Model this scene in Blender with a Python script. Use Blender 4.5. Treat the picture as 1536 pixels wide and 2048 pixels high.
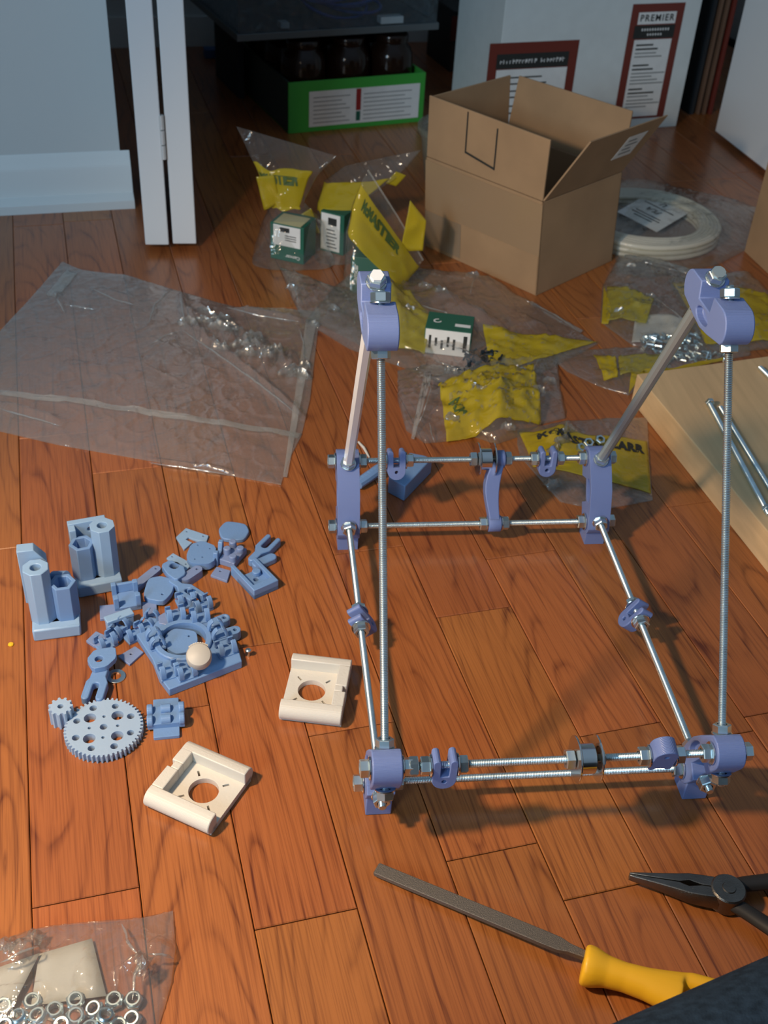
import bpy, bmesh, math, random
from math import sin, cos, pi, radians, sqrt
from mathutils import Vector, Matrix, noise
from mathutils.geometry import tessellate_polygon

for o in list(bpy.data.objects):
    bpy.data.objects.remove(o)
SC = bpy.context.scene
COL = SC.collection

# ------------------------------------------------------------------ camera
F_PX = 2223.25
CAM = Vector((-0.084997, -0.486465, 0.702287))
RM = Matrix(((0.99374942, 0.01921473, -0.10996768),
             (-0.09892779, 0.60800164, -0.78774824),
             (0.05172416, 0.79370322, 0.60610215)))
cd = bpy.data.cameras.new('camera')
cam = bpy.data.objects.new('camera', cd)
COL.objects.link(cam)
cam.matrix_world = Matrix.Translation(CAM) @ RM.to_4x4()
cd.sensor_fit = 'VERTICAL'
cd.sensor_height = 24.0
cd.lens = F_PX / 2048 * 24.0
cd.clip_start = 0.01
SC.camera = cam
cd.dof.use_dof = True
cd.dof.focus_distance = 0.85
cd.dof.aperture_fstop = 9.0

# ------------------------------------------------------------------ light
W = bpy.data.worlds.new('world')
SC.world = W
W.use_nodes = True
wt = W.node_tree
bg = wt.nodes['Background']
# room light: pale bluish ceiling above, dimmer walls, dark below
_tc = wt.nodes.new('ShaderNodeTexCoord'); _sx = wt.nodes.new('ShaderNodeSeparateXYZ'); _rp = wt.nodes.new('ShaderNodeValToRGB')
wt.links.new(_tc.outputs['Generated'], _sx.inputs[0]); wt.links.new(_sx.outputs[2], _rp.inputs[0])
_rp.color_ramp.elements[0].position = 0.0; _rp.color_ramp.elements[0].color = (0.25, 0.32, 0.39, 1)
_rp.color_ramp.elements[1].position = 0.85; _rp.color_ramp.elements[1].color = (0.52, 0.74, 1.0, 1)
wt.links.new(_rp.outputs[0], bg.inputs[0])
bg.inputs[1].default_value = 0.30

def light(name, kind, loc, energy, color, size=0.1, sizey=None, target=None):
    l = bpy.data.lights.new(name, kind)
    l.energy = energy
    l.color = color
    if kind == 'AREA':
        l.size = size
        if sizey:
            l.shape = 'RECTANGLE'
            l.size_y = sizey
    else:
        l.shadow_soft_size = size
    o = bpy.data.objects.new(name, l)
    COL.objects.link(o)
    o.location = loc
    if target is not None:
        o.rotation_euler = (Vector(target) - Vector(loc)).to_track_quat('-Z', 'Y').to_euler()
    return o
# the warm lamp standing close on the left
lamp = light('lamp', 'SPOT', (-0.53, -0.08, 0.72), 37.0, (1.0, 0.73, 0.47), 0.035, target=(0.10, 0.22, 0.0))
lamp.data.spot_size = radians(102); lamp.data.spot_blend = 0.75
# daylight window, behind the camera and a little to the left
light('window_daylight', 'AREA', (-2.0, -2.4, 1.55), 54.0, (0.50, 0.77, 1.0), 0.8, 1.0, (0.1, 0.9, 0.2))
vs = SC.view_settings
vs.view_transform = 'Standard'
vs.look = 'None'
vs.exposure = 0.0
vs.gamma = 1.0
vs.use_curve_mapping = False

# ------------------------------------------------------------------ helpers
def ray(px, py):
    return RM @ Vector(((px - 768) / F_PX, -(py - 1024) / F_PX, -1.0))

def at(px, py, z=0.0):
    d = ray(px, py)
    return CAM + d * ((z - CAM.z) / d.z)

def atY(px, py, Y):
    d = ray(px, py)
    return CAM + d * ((Y - CAM.y) / d.y)

def proj(P):
    q = RM.transposed() @ (Vector(P) - CAM)
    return (768 + F_PX * q.x / -q.z, 1024 - F_PX * q.y / -q.z)

def tag(o, label=None, cat=None, group=None, kind=None):
    if label: o['label'] = label
    if cat: o['category'] = cat
    if group: o['group'] = group
    if kind: o['kind'] = kind
    return o

def thing(name, label, cat, loc=(0, 0, 0), rz=0.0, group=None):
    o = bpy.data.objects.new(name, None)
    o.empty_display_size = 0.02
    COL.objects.link(o)
    o.location = loc
    o.rotation_euler = (0, 0, rz)
    return tag(o, label, cat, group)

def root_inv(o):
    return (Matrix.Translation(o.location) @ o.rotation_euler.to_matrix().to_4x4()).inverted()

def frame_of(axis):
    a = Vector(axis).normalized()
    t = Vector((0, 0, 1)) if abs(a.z) < 0.9 else Vector((1, 0, 0))
    u = a.cross(t).normalized()
    v = a.cross(u)
    return a, u, v

def circ(cx, cy, r, n=24, a0=0.0, a1=2 * pi):
    full = abs(a1 - a0 - 2 * pi) < 1e-6
    m = n if full else n + 1
    return [(cx + r * cos(a0 + (a1 - a0) * i / n), cy + r * sin(a0 + (a1 - a0) * i / n)) for i in range(m)]

def rrect(w, h, r, cx=0, cy=0, n=4):
    o = []
    for sx, sy, a in ((1, 1, 0), (-1, 1, pi / 2), (-1, -1, pi), (1, -1, 1.5 * pi)):
        o += circ(cx + sx * (w / 2 - r), cy + sy * (h / 2 - r), r, n, a, a + pi / 2)
    return o

def area2(l):
    return sum(l[i][0] * l[(i + 1) % len(l)][1] - l[(i + 1) % len(l)][0] * l[i][1] for i in range(len(l)))

class MB:
    def __init__(s):
        s.v = []; s.f = []; s.mi = []
    def add(s, vs_, fs, M=None, mat=0):
        b = len(s.v)
        s.v += [(M @ Vector(p)) if M else Vector(p) for p in vs_]
        s.f += [tuple(b + i for i in f) for f in fs]
        s.mi += [mat] * len(fs)
        return s
    def box(s, c, d, M=None, mat=0):
        x, y, z = c; a, b, e = d[0] / 2, d[1] / 2, d[2] / 2
        vs_ = [(x + i * a, y + j * b, z + k * e) for k in (-1, 1) for j in (-1, 1) for i in (-1, 1)]
        return s.add(vs_, [(0, 2, 3, 1), (4, 5, 7, 6), (0, 1, 5, 4), (2, 6, 7, 3), (0, 4, 6, 2), (1, 3, 7, 5)], M, mat)
    def hexa(s, bot, top, mat=0):
        n = len(bot)
        fs = [tuple(range(n))[::-1], tuple(range(n, 2 * n))]
        fs += [(i, (i + 1) % n, n + (i + 1) % n, n + i) for i in range(n)]
        return s.add(list(bot) + list(top), fs, None, mat)
    def rings(s, rings, cap=True, mat=0, closed=True):
        n = len(rings[0]); vs_ = [p for r in rings for p in r]; fs = []
        for k in range(len(rings) - 1):
            for i in range(n if closed else n - 1):
                j = (i + 1) % n
                fs.append((k * n + i, k * n + j, (k + 1) * n + j, (k + 1) * n + i))
        if cap:
            fs.append(tuple(range(n))[::-1]); fs.append(tuple((len(rings) - 1) * n + i for i in range(n)))
        return s.add(vs_, fs, None, mat)
    def cyl(s, p0, p1, r0, r1=None, n=20, cap=True, mat=0):
        if r1 is None: r1 = r0
        p0 = Vector(p0); p1 = Vector(p1); a, u, v = frame_of(p1 - p0)
        return s.rings([[p + u * (r * cos(2 * pi * i / n)) + v * (r * sin(2 * pi * i / n)) for i in range(n)] for p, r in ((p0, r0), (p1, r1))], cap, mat)
    def turn(s, p0, axis, prof, n=24, cap=True, mat=0, sides=None):
        """profile of (radius, height) turned about an axis through p0"""
        p0 = Vector(p0); a, u, v = frame_of(axis)
        return s.rings([[p0 + a * h + u * (r * cos(2 * pi * i / n)) + v * (r * sin(2 * pi * i / n)) for i in range(n)] for r, h in prof], cap, mat)
    def tube(s, pts, rad, n=12, mat=0, flat=1.0):
        pts = [Vector(p) for p in pts]; rr = rad if isinstance(rad, (list, tuple)) else [rad] * len(pts)
        rings = []; prev = None
        for i, p in enumerate(pts):
            t = (pts[min(i + 1, len(pts) - 1)] - pts[max(i - 1, 0)]).normalized()
            if prev is None: a, u, v = frame_of(t)
            else:
                u = (prev - t * prev.dot(t)).normalized(); v = t.cross(u)
            prev = u
            rings.append([p + u * (rr[i] * cos(2 * pi * k / n)) + v * (rr[i] * flat * sin(2 * pi * k / n)) for k in range(n)])
        return s.rings(rings, True, mat)
    def ring(s, p0, axis, ro, ri, h, n=28, mat=0, c=0.0):
        c = c or min(h * 0.2, (ro - ri) * 0.2)
        prof = [(ri, 0), (ro - c, 0), (ro, c), (ro, h - c), (ro - c, h), (ri, h), (ri, 0)]
        return s.turn(p0, axis, prof, n, False, mat)
    def nut(s, p0, axis, R=0.0075, h=0.0065, hole=0.0038, mat=0, spin=0.0):
        p0 = Vector(p0); a, u, v = frame_of(axis); c = h * 0.1
        rr = []
        for r, z, sides in ((hole, 0, 0), (R * .9, 0, 1), (R, c, 1), (R, h - c, 1), (R * .9, h, 1), (hole, h, 0), (hole, 0, 0)):
            row = []
            for i in range(12):
                q = 2 * pi * i / 12 + spin
                rad = r if (not sides or i % 2 == 0) else r * cos(pi / 6)
                row.append(p0 + a * z + u * (rad * cos(q)) + v * (rad * sin(q)))
            rr.append(row)
        return s.rings(rr, False, mat)
    def prism(s, loops, z0, z1, M=None, mat=0):
        """flat outline with holes, given thickness"""
        loops = [list(l) for l in loops]
        for i, l in enumerate(loops):
            if (area2(l) > 0) != (i == 0): l.reverse()
        flat = [p for l in loops for p in l]; n = len(flat)
        tri = tessellate_polygon([[Vector((p[0], p[1], 0)) for p in l] for l in loops])
        vs_ = [(p[0], p[1], z0) for p in flat] + [(p[0], p[1], z1) for p in flat]
        fs = []
        for t in tri:
            a, b, c = t
            if area2([flat[a], flat[b], flat[c]]) < 0: a, c = c, a
            fs.append((c, b, a)); fs.append((a + n, b + n, c + n))
        k = 0
        for l in loops:
            m = len(l)
            for i in range(m):
                a = k + i; b = k + (i + 1) % m
                fs.append((a, b, b + n, a + n))
            k += m
        return s.add(vs_, fs, M, mat)
    def prism_pocket(s, P, pocket, zo, zi, M):
        P = list(P)
        if area2(P) < 0: P.reverse()
        if area2(pocket) < 0: pocket = pocket[::-1]
        flat = P + pocket; n = len(P); m = len(pocket)
        tri = tessellate_polygon([[Vector((p[0], p[1], 0)) for p in P], [Vector((p[0], p[1], 0)) for p in pocket[::-1]]])
        remap = list(range(n)) + [n + m - 1 - i for i in range(m)]
        vs_ = []; fs = []
        for sg in (1, -1):
            b = len(vs_)
            vs_ += [(x, y, sg * zo) for x, y in flat] + [(x, y, sg * zi) for x, y in pocket]
            for t in tri:
                q = [remap[i] for i in t]
                if (area2([flat[i] for i in q]) < 0) == (sg > 0): q.reverse()
                fs.append(tuple(b + i for i in q))
            fl = [b + n + m + i for i in range(m)]
            fs.append(tuple(fl if sg > 0 else fl[::-1]))
            for i in range(m):
                j = (i + 1) % m
                q = (b + n + i, b + n + m + i, b + n + m + j, b + n + j)
                fs.append(q if sg < 0 else q[::-1])
        k = n + 2 * m
        for i in range(n):
            j = (i + 1) % n
            fs.append((i, k + i, k + j, j))
        return s.add(vs_, fs, M)
    def build(s, name, mats, parent=None, world=False, smooth=35, bevel=0.0, fix=False):
        me = bpy.data.meshes.new(name)
        vs_ = s.v
        if world and parent is not None:
            I = root_inv(parent) if parent.parent is None else root_inv(parent.parent)
            vs_ = [I @ p for p in vs_]
        me.from_pydata([tuple(p) for p in vs_], [], s.f)
        if not isinstance(mats, (list, tuple)): mats = [mats]
        for m in mats: me.materials.append(m)
        me.polygons.foreach_set('material_index', s.mi)
        if fix:
            bm = bmesh.new(); bm.from_mesh(me)
            bmesh.ops.remove_doubles(bm, verts=bm.verts, dist=1e-6)
            bmesh.ops.recalc_face_normals(bm, faces=bm.faces)
            bm.to_mesh(me); bm.free()
        if bevel:
            bm = bmesh.new(); bm.from_mesh(me)
            bmesh.ops.dissolve_limit(bm, angle_limit=0.01, verts=bm.verts, edges=bm.edges, delimit={'NORMAL', 'MATERIAL'})
            bm.to_mesh(me); bm.free()
        me.validate()
        if smooth:
            me.polygons.foreach_set('use_smooth', [True] * len(me.polygons))
            me.set_sharp_from_angle(angle=radians(smooth))
        me.update()
        o = bpy.data.objects.new(name, me)
        COL.objects.link(o)
        if parent is not None: o.parent = parent
        if bevel:
            b = o.modifiers.new('bevel', 'BEVEL'); b.width = bevel; b.segments = 2
            b.limit_method = 'ANGLE'; b.angle_limit = radians(40); b.use_clamp_overlap = True
        return o

def rod_mesh(mb, p0, p1, r=0.004, pitch=0.00125, n=12, mat=0):
    p0 = Vector(p0); p1 = Vector(p1); L = (p1 - p0).length; a, u, v = frame_of(p1 - p0)
    N = int(L / pitch) * 2; rings = []
    cs = [u * cos(2 * pi * i / n) + v * sin(2 * pi * i / n) for i in range(n)]
    for k in range(N + 1):
        rad = r if k % 2 else r * 0.86
        if k in (0, N): rad = r * 0.8
        p = p0 + a * (L * k / N)
        rings.append([p + c * rad for c in cs])
    return mb.rings(rings, True, mat)

def text_geo(body, size, bold=0.0, align='CENTER', space=1.0):
    c = bpy.data.curves.new('lettering', 'FONT')
    c.body = body; c.size = size; c.offset = bold; c.align_x = align; c.align_y = 'CENTER'; c.space_character = space
    c.resolution_u = 2; c.fill_mode = 'FRONT'
    o = bpy.data.objects.new('lettering', c); COL.objects.link(o)
    bpy.context.view_layer.update()
    me = bpy.data.meshes.new_from_object(o.evaluated_get(bpy.context.evaluated_depsgraph_get()))
    vs_ = [v.co.copy() for v in me.vertices]; fs = [tuple(p.vertices) for p in me.polygons]
    bpy.data.objects.remove(o); bpy.data.meshes.remove(me); bpy.data.curves.remove(c)
    return vs_, fs

def ident(o3, ex, ey, ez=None):
    """matrix whose columns are the given axes with an origin"""
    ex = Vector(ex).normalized(); ey = Vector(ey).normalized()
    ez = ex.cross(ey).normalized() if ez is None else Vector(ez).normalized()
    M = Matrix((ex, ey, ez)).transposed().to_4x4(); M.translation = Vector(o3)
    return M

# ------------------------------------------------------------------ materials
def newmat(name):
    m = bpy.data.materials.new(name); m.use_nodes = True
    nt = m.node_tree
    return m, nt, nt.nodes['Principled BSDF']

def nd(nt, kind, **kw):
    n = nt.nodes.new(kind)
    for k, v in kw.items(): setattr(n, k, v)
    return n

def setin(n, **kw):
    for k, v in kw.items():
        n.inputs[k.replace('_', ' ')].default_value = v

def math_(nt, op, a, b=None, c=None):
    n = nd(nt, 'ShaderNodeMath', operation=op)
    for i, x in enumerate((a, b, c)):
        if x is None: continue
        if isinstance(x, (int, float)): n.inputs[i].default_value = x
        else: nt.links.new(x, n.inputs[i])
    return n.outputs[0]

def mat(name, base, rough=0.5, metal=0.0, var=0.0, vscale=40.0, bump=0.0, bscale=300.0, coat=0.0, sss=0.0, sheen=0.0, stretch=None, spec=None):
    m, nt, p = newmat(name)
    p.inputs['Base Color'].default_value = (*base, 1)
    p.inputs['Roughness'].default_value = rough
    p.inputs['Metallic'].default_value = metal
    if coat: p.inputs['Coat Weight'].default_value = coat; p.inputs['Coat Roughness'].default_value = 0.15
    if sheen: p.inputs['Sheen Weight'].default_value = sheen
    if spec is not None: p.inputs['Specular IOR Level'].default_value = spec
    if sss:
        p.inputs['Subsurface Weight'].default_value = sss
        p.inputs['Subsurface Radius'].default_value = (0.7, 0.9, 1.0)
        p.inputs['Subsurface Scale'].default_value = 0.004
    tc = nd(nt, 'ShaderNodeTexCoord')
    vec = tc.outputs['Object']
    if stretch:
        mp = nd(nt, 'ShaderNodeMapping'); mp.inputs['Scale'].default_value = stretch
        nt.links.new(vec, mp.inputs[0]); vec = mp.outputs[0]
    if var:
        n = nd(nt, 'ShaderNodeTexNoise'); n.inputs['Scale'].default_value = vscale; n.inputs['Detail'].default_value = 4
        nt.links.new(vec, n.inputs['Vector'])
        r = nd(nt, 'ShaderNodeValToRGB')
        r.color_ramp.elements[0].position = 0.3; r.color_ramp.elements[1].position = 0.7
        r.color_ramp.elements[0].color = (*[max(0, c * (1 - var)) for c in base], 1)
        r.color_ramp.elements[1].color = (*[min(1, c * (1 + var)) for c in base], 1)
        nt.links.new(n.outputs[0], r.inputs[0]); nt.links.new(r.outputs[0], p.inputs['Base Color'])
    if bump:
        n = nd(nt, 'ShaderNodeTexNoise'); n.inputs['Scale'].default_value = bscale; n.inputs['Detail'].default_value = 3
        nt.links.new(vec, n.inputs['Vector'])
        b = nd(nt, 'ShaderNodeBump'); b.inputs['Strength'].default_value = bump; b.inputs['Distance'].default_value = 0.001
        nt.links.new(n.outputs[0], b.inputs['Height']); nt.links.new(b.outputs[0], p.inputs['Normal'])
    return m

def printed(name, base, layer=0.0006, sss=0.25, rough=0.42):
    """3D printed plastic: fine layer lines and a little translucency"""
    m = mat(name, base, rough, 0, sss=sss)
    nt = m.node_tree; p = nt.nodes['Principled BSDF']
    tc = nd(nt, 'ShaderNodeTexCoord')
    w = nd(nt, 'ShaderNodeTexWave'); w.bands_direction = 'Z'; w.inputs['Scale'].default_value = 0.3 / layer
    w.inputs['Distortion'].default_value = 1.2
    n = nd(nt, 'ShaderNodeTexNoise'); n.inputs['Scale'].default_value = 420
    nt.links.new(tc.outputs['Object'], w.inputs[0]); nt.links.new(tc.outputs['Object'], n.inputs['Vector'])
    a = math_(nt, 'ADD', w.outputs['Fac'], n.outputs[0])
    b = nd(nt, 'ShaderNodeBump'); b.inputs['Strength'].default_value = 0.22; b.inputs['Distance'].default_value = 0.0006
    nt.links.new(a, b.inputs['Height']); nt.links.new(b.outputs[0], p.inputs['Normal'])
    return m

def film(name, haze=0.10, tint=(0.95, 0.95, 0.93), hcol=(0.85, 0.85, 0.83), gloss=0.55, rough=0.12, bump=0.4, bscale=60.0, base=0.05):
    """thin clear plastic: mostly see-through, slightly milky, glossy at glancing angles"""
    m = bpy.data.materials.new(name); m.use_nodes = True
    nt = m.node_tree
    for n in list(nt.nodes): nt.nodes.remove(n)
    out = nd(nt, 'ShaderNodeOutputMaterial')
    tr = nd(nt, 'ShaderNodeBsdfTransparent'); tr.inputs[0].default_value = (*tint, 1)
    df = nd(nt, 'ShaderNodeBsdfDiffuse'); df.inputs[0].default_value = (*hcol, 1)
    tl = nd(nt, 'ShaderNodeBsdfTranslucent'); tl.inputs[0].default_value = (*hcol, 1)
    gl = nd(nt, 'ShaderNodeBsdfGlossy'); gl.inputs['Roughness'].default_value = rough
    mx0 = nd(nt, 'ShaderNodeMixShader'); mx0.inputs[0].default_value = 0.5
    nt.links.new(df.outputs[0], mx0.inputs[1]); nt.links.new(tl.outputs[0], mx0.inputs[2])
    mx1 = nd(nt, 'ShaderNodeMixShader'); mx1.inputs[0].default_value = haze
    nt.links.new(tr.outputs[0], mx1.inputs[1]); nt.links.new(mx0.outputs[0], mx1.inputs[2])
    tc = nd(nt, 'ShaderNodeTexCoord')
    n1 = nd(nt, 'ShaderNodeTexNoise'); n1.inputs['Scale'].default_value = bscale; n1.inputs['Detail'].default_value = 3; n1.inputs['Distortion'].default_value = 0.6
    nt.links.new(tc.outputs['Object'], n1.inputs['Vector'])
    b = nd(nt, 'ShaderNodeBump'); b.inputs['Strength'].default_value = bump; b.inputs['Distance'].default_value = 0.008
    nt.links.new(n1.outputs[0], b.inputs['Height'])
    nt.links.new(b.outputs[0], gl.inputs['Normal'])
    lw = nd(nt, 'ShaderNodeLayerWeight'); nt.links.new(b.outputs[0], lw.inputs['Normal'])
    f = math_(nt, 'POWER', lw.outputs['Facing'], 3.0)
    f = math_(nt, 'MULTIPLY_ADD', f, gloss, base)
    mx2 = nd(nt, 'ShaderNodeMixShader')
    nt.links.new(f, mx2.inputs[0]); nt.links.new(mx1.outputs[0], mx2.inputs[1]); nt.links.new(gl.outputs[0], mx2.inputs[2])
    nt.links.new(mx2.outputs[0], out.inputs[0])
    return m

def oak():
    m, nt, p = newmat('stained_oak')
    L = nt.links.new
    tc = nd(nt, 'ShaderNodeTexCoord'); oi = nd(nt, 'ShaderNodeObjectInfo')
    sep = nd(nt, 'ShaderNodeSeparateXYZ'); L(tc.outputs['Object'], sep.inputs[0])
    rnd = oi.outputs['Random']
    r2 = math_(nt, 'FRACT', math_(nt, 'MULTIPLY', rnd, 17.31))
    r3 = math_(nt, 'FRACT', math_(nt, 'MULTIPLY', rnd, 53.77))
    x = math_(nt, 'ADD', sep.outputs[0], math_(nt, 'MULTIPLY', rnd, 23.0))
    y = math_(nt, 'ADD', sep.outputs[1], math_(nt, 'MULTIPLY', r2, 7.0))
    def nz(sx, sy, detail=2.0):
        c = nd(nt, 'ShaderNodeCombineXYZ')
        L(math_(nt, 'MULTIPLY', x, sx), c.inputs[0]); L(math_(nt, 'MULTIPLY', y, sy), c.inputs[1])
        n = nd(nt, 'ShaderNodeTexNoise'); n.inputs['Scale'].default_value = 1.0; n.inputs['Detail'].default_value = detail
        L(c.outputs[0], n.inputs['Vector'])
        return n.outputs[0]
    warp = math_(nt, 'SUBTRACT', nz(3.2, 13, 2.0), 0.5)
    warp2 = math_(nt, 'SUBTRACT', nz(13, 45, 2.0), 0.5)
    off = math_(nt, 'MULTIPLY', math_(nt, 'SUBTRACT', r3, 0.5), 0.075)
    ac = math_(nt, 'ADD', sep.outputs[1], off)
    al = math_(nt, 'ADD', math_(nt, 'MULTIPLY', sep.outputs[0], 0.13), math_(nt, 'MULTIPLY', math_(nt, 'SUBTRACT', r2, 0.5), 0.06))
    rad = math_(nt, 'SQRT', math_(nt, 'ADD', math_(nt, 'MULTIPLY', ac, ac), math_(nt, 'MULTIPLY', al, al)))
    ph = math_(nt, 'ADD', math_(nt, 'MULTIPLY', rad, math_(nt, 'MULTIPLY_ADD', r2, 60.0, 75.0)),
               math_(nt, 'ADD', math_(nt, 'MULTIPLY', warp, 1.5), math_(nt, 'MULTIPLY', warp2, 0.8)))
    fr = math_(nt, 'FRACT', ph)
    ramp = nd(nt, 'ShaderNodeValToRGB')
    e = ramp.color_ramp.elements
    e[0].position = 0.0; e[0].color = (0.3, 0.3, 0.3, 1)
    e[1].position = 0.14; e[1].color = (0.9, 0.9, 0.9, 1)
    for pos, c in ((0.70, 1.0), (0.86, 0.75), (0.94, 0.10), (1.0, 0.3)):
        q = e.new(pos); q.color = (c, c, c, 1)
    L(fr, ramp.inputs[0])
    # the ring lines break up into pores
    gate = nd(nt, 'ShaderNodeMapRange'); gate.inputs[1].default_value = 0.36; gate.inputs[2].default_value = 0.62
    L(nz(6, 40, 3.0), gate.inputs[0])
    ring = math_(nt, 'MULTIPLY', math_(nt, 'SUBTRACT', 1.0, ramp.outputs[0]), gate.outputs[0])
    def streak(sx, sy, lo, hi):
        q = nd(nt, 'ShaderNodeMapRange'); q.inputs[1].default_value = lo; q.inputs[2].default_value = hi
        L(nz(sx, sy, 2.0), q.inputs[0]); return q.outputs[0]
    fine = streak(16, 800, 0.45, 0.75); broad = streak(6.5, 260, 0.54, 0.74); blot = streak(2.6, 17, 0.50, 0.80)
    dark = math_(nt, 'ADD', math_(nt, 'MULTIPLY', ring, 0.64), math_(nt, 'MULTIPLY', fine, 0.38))
    dark = math_(nt, 'ADD', dark, math_(nt, 'MULTIPLY', broad, 0.50))
    dark = math_(nt, 'MINIMUM', math_(nt, 'ADD', dark, math_(nt, 'MULTIPLY', blot, 0.22)), 1.0)
    mix = nd(nt, 'ShaderNodeMix', data_type='RGBA')
    L(dark, mix.inputs[0])
    mix.inputs[6].default_value = (0.37, 0.120, 0.031, 1)
    mix.inputs[7].default_value = (0.100, 0.022, 0.006, 1)
    hs = nd(nt, 'ShaderNodeHueSaturation')
    L(math_(nt, 'MULTIPLY_ADD', r3, 0.010, 0.495), hs.inputs['Hue'])
    L(math_(nt, 'MULTIPLY_ADD', r2, 0.22, 0.90), hs.inputs['Value'])
    L(mix.outputs[2], hs.inputs['Color'])
    L(hs.outputs[0], p.inputs['Base Color'])
    p.inputs['Roughness'].default_value = 0.33
    p.inputs['Coat Weight'].default_value = 0.25; p.inputs['Coat Roughness'].default_value = 0.22
    b = nd(nt, 'ShaderNodeBump'); b.inputs['Strength'].default_value = 0.25; b.inputs['Distance'].default_value = 0.0004
    L(math_(nt, 'SUBTRACT', 1.0, dark), b.inputs['Height']); L(b.outputs[0], p.inputs['Normal'])
    return m

M_OAK = oak()
M_SUB = mat('subfloor', (0.03, 0.014, 0.006), 0.9)
M_WALL = mat('wall_paint', (0.60, 0.61, 0.60), 0.7, bump=0.1, bscale=500)
M_TRIM = mat('white_trim', (0.72, 0.73, 0.72), 0.4)
M_DOOR = mat('white_door', (0.74, 0.76, 0.77), 0.45, bump=0.06, bscale=200)
M_HINGE = mat('painted_hinge', (0.62, 0.64, 0.64), 0.35, 0.2)
M_DARK = mat('dark_gap', (0.02, 0.022, 0.025), 0.8)
M_BLUE = printed('blue_plastic', (0.165, 0.295, 0.54))
M_PALE = printed('pale_blue_plastic', (0.27, 0.42, 0.62))
M_GEAR = printed('gear_plastic', (0.34, 0.46, 0.62))
M_GREYB = printed('grey_blue_plastic', (0.20, 0.27, 0.46))
M_VIOL = printed('violet_blue_plastic', (0.16, 0.22, 0.45), sss=0.35)
M_CREAM = printed('cream_plastic', (0.66, 0.635, 0.575), sss=0.2, rough=0.5)
M_ZINC = mat('zinc_steel', (0.66, 0.78, 0.82), 0.32, 1.0, var=0.12, vscale=60)
M_STEEL = mat('bright_steel', (0.72, 0.74, 0.74), 0.16, 1.0)
M_SMOOTH = mat('polished_rod', (0.86, 0.90, 0.92), 0.3, 0.25)
M_GBAR = mat('grey_bar', (0.36, 0.43, 0.44), 0.35, 0.5)
M_DSTEEL = mat('dark_steel', (0.20, 0.185, 0.165), 0.38, 1.0, var=0.2, bump=0.2, bscale=900)
M_FILE = mat('file_steel', (0.17, 0.15, 0.13), 0.55, 0.7, bump=0.5, bscale=1500)
M_BLACK = mat('black_rubber', (0.015, 0.015, 0.016), 0.6)
M_YEL = mat('yellow_handle', (0.87, 0.50, 0.02), 0.42, sss=0.15)
M_CARD = mat('cardboard', (0.36, 0.225, 0.12), 0.75, var=0.10, vscale=14, bump=0.12, bscale=220)
M_CARDI = mat('cardboard_inside', (0.33, 0.205, 0.105), 0.8, var=0.08, vscale=14)
M_CARDD = mat('old_cardboard', (0.16, 0.085, 0.05), 0.8, var=0.1, vscale=10)
M_TAPE = mat('packing_tape', (0.34, 0.225, 0.13), 0.3, coat=0.4)
M_PAPER = mat('white_paper', (0.74, 0.74, 0.72), 0.7, var=0.04, vscale=60)
M_SLIP = mat('grey_paper', (0.47, 0.46, 0.42), 0.7, var=0.05, vscale=50)
M_INK = mat('black_ink', (0.02, 0.022, 0.02), 0.7)
M_GINK = mat('grey_ink', (0.22, 0.23, 0.23), 0.7)
M_RED = mat('dark_red_print', (0.16, 0.025, 0.015), 0.55)
M_WBOX = mat('white_carton', (0.66, 0.70, 0.69), 0.6, var=0.03)
M_GREEN = mat('green_carton', (0.012, 0.11, 0.07), 0.5)
M_LIME = mat('lime_carton', (0.05, 0.36, 0.05), 0.45)
M_JAR = mat('dark_jar', (0.016, 0.007, 0.004), 0.14, spec=0.35)
M_PINE = mat('pine_board', (0.62, 0.42, 0.22), 0.6, var=0.10, vscale=5, stretch=(22, 1.2, 22))
M_JEAN = mat('denim', (0.018, 0.034, 0.058), 0.95, var=0.35, vscale=160, bump=0.6, bscale=900, spec=0.1)
M_CLEAR = film('clear_bag_film', 0.10, base=0.08, gloss=0.7, rough=0.16)
M_BIGBAG = film('big_bag_film', 0.15, base=0.085, bump=0.6, bscale=45, rough=0.2, gloss=0.7)
M_STAND = film('standing_bag_film', 0.05, base=0.05, gloss=0.55)
M_MILKY = film('milky_film', 0.30)
M_SEAL = film('zip_seal_film', 0.24)
M_FOLD = film('folded_film', 0.22, base=0.26, gloss=0.6, rough=0.17, bump=0.3)
M_CRUMP = film('crumpled_film', 0.10, base=0.17, gloss=0.5, rough=0.10, bump=0.5, bscale=90)
M_YBAND = film('yellow_print_film', 0.66, tint=(0.95, 0.85, 0.2), hcol=(0.80, 0.66, 0.045), base=0.05)
M_YPALE = film('pale_yellow_film', 0.45, tint=(0.93, 0.88, 0.4), hcol=(0.72, 0.66, 0.16), base=0.05)
M_FILAM = film('natural_filament', 0.95, hcol=(0.90, 0.87, 0.76), base=0.04)
M_TUB = film('tub_plastic', 0.45, hcol=(0.55, 0.56, 0.46), base=0.05)
M_BIN = film('grey_bin_plastic', 0.16, tint=(0.80, 0.86, 0.90), hcol=(0.20, 0.25, 0.27), base=0.05)
M_BINF = mat('grey_bin_frame', (0.10, 0.115, 0.12), 0.4)
M_CABLE = mat('blue_cable', (0.03, 0.13, 0.50), 0.4)
M_BAND = mat('olive_print', (0.06, 0.10, 0.02), 0.6)
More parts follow.
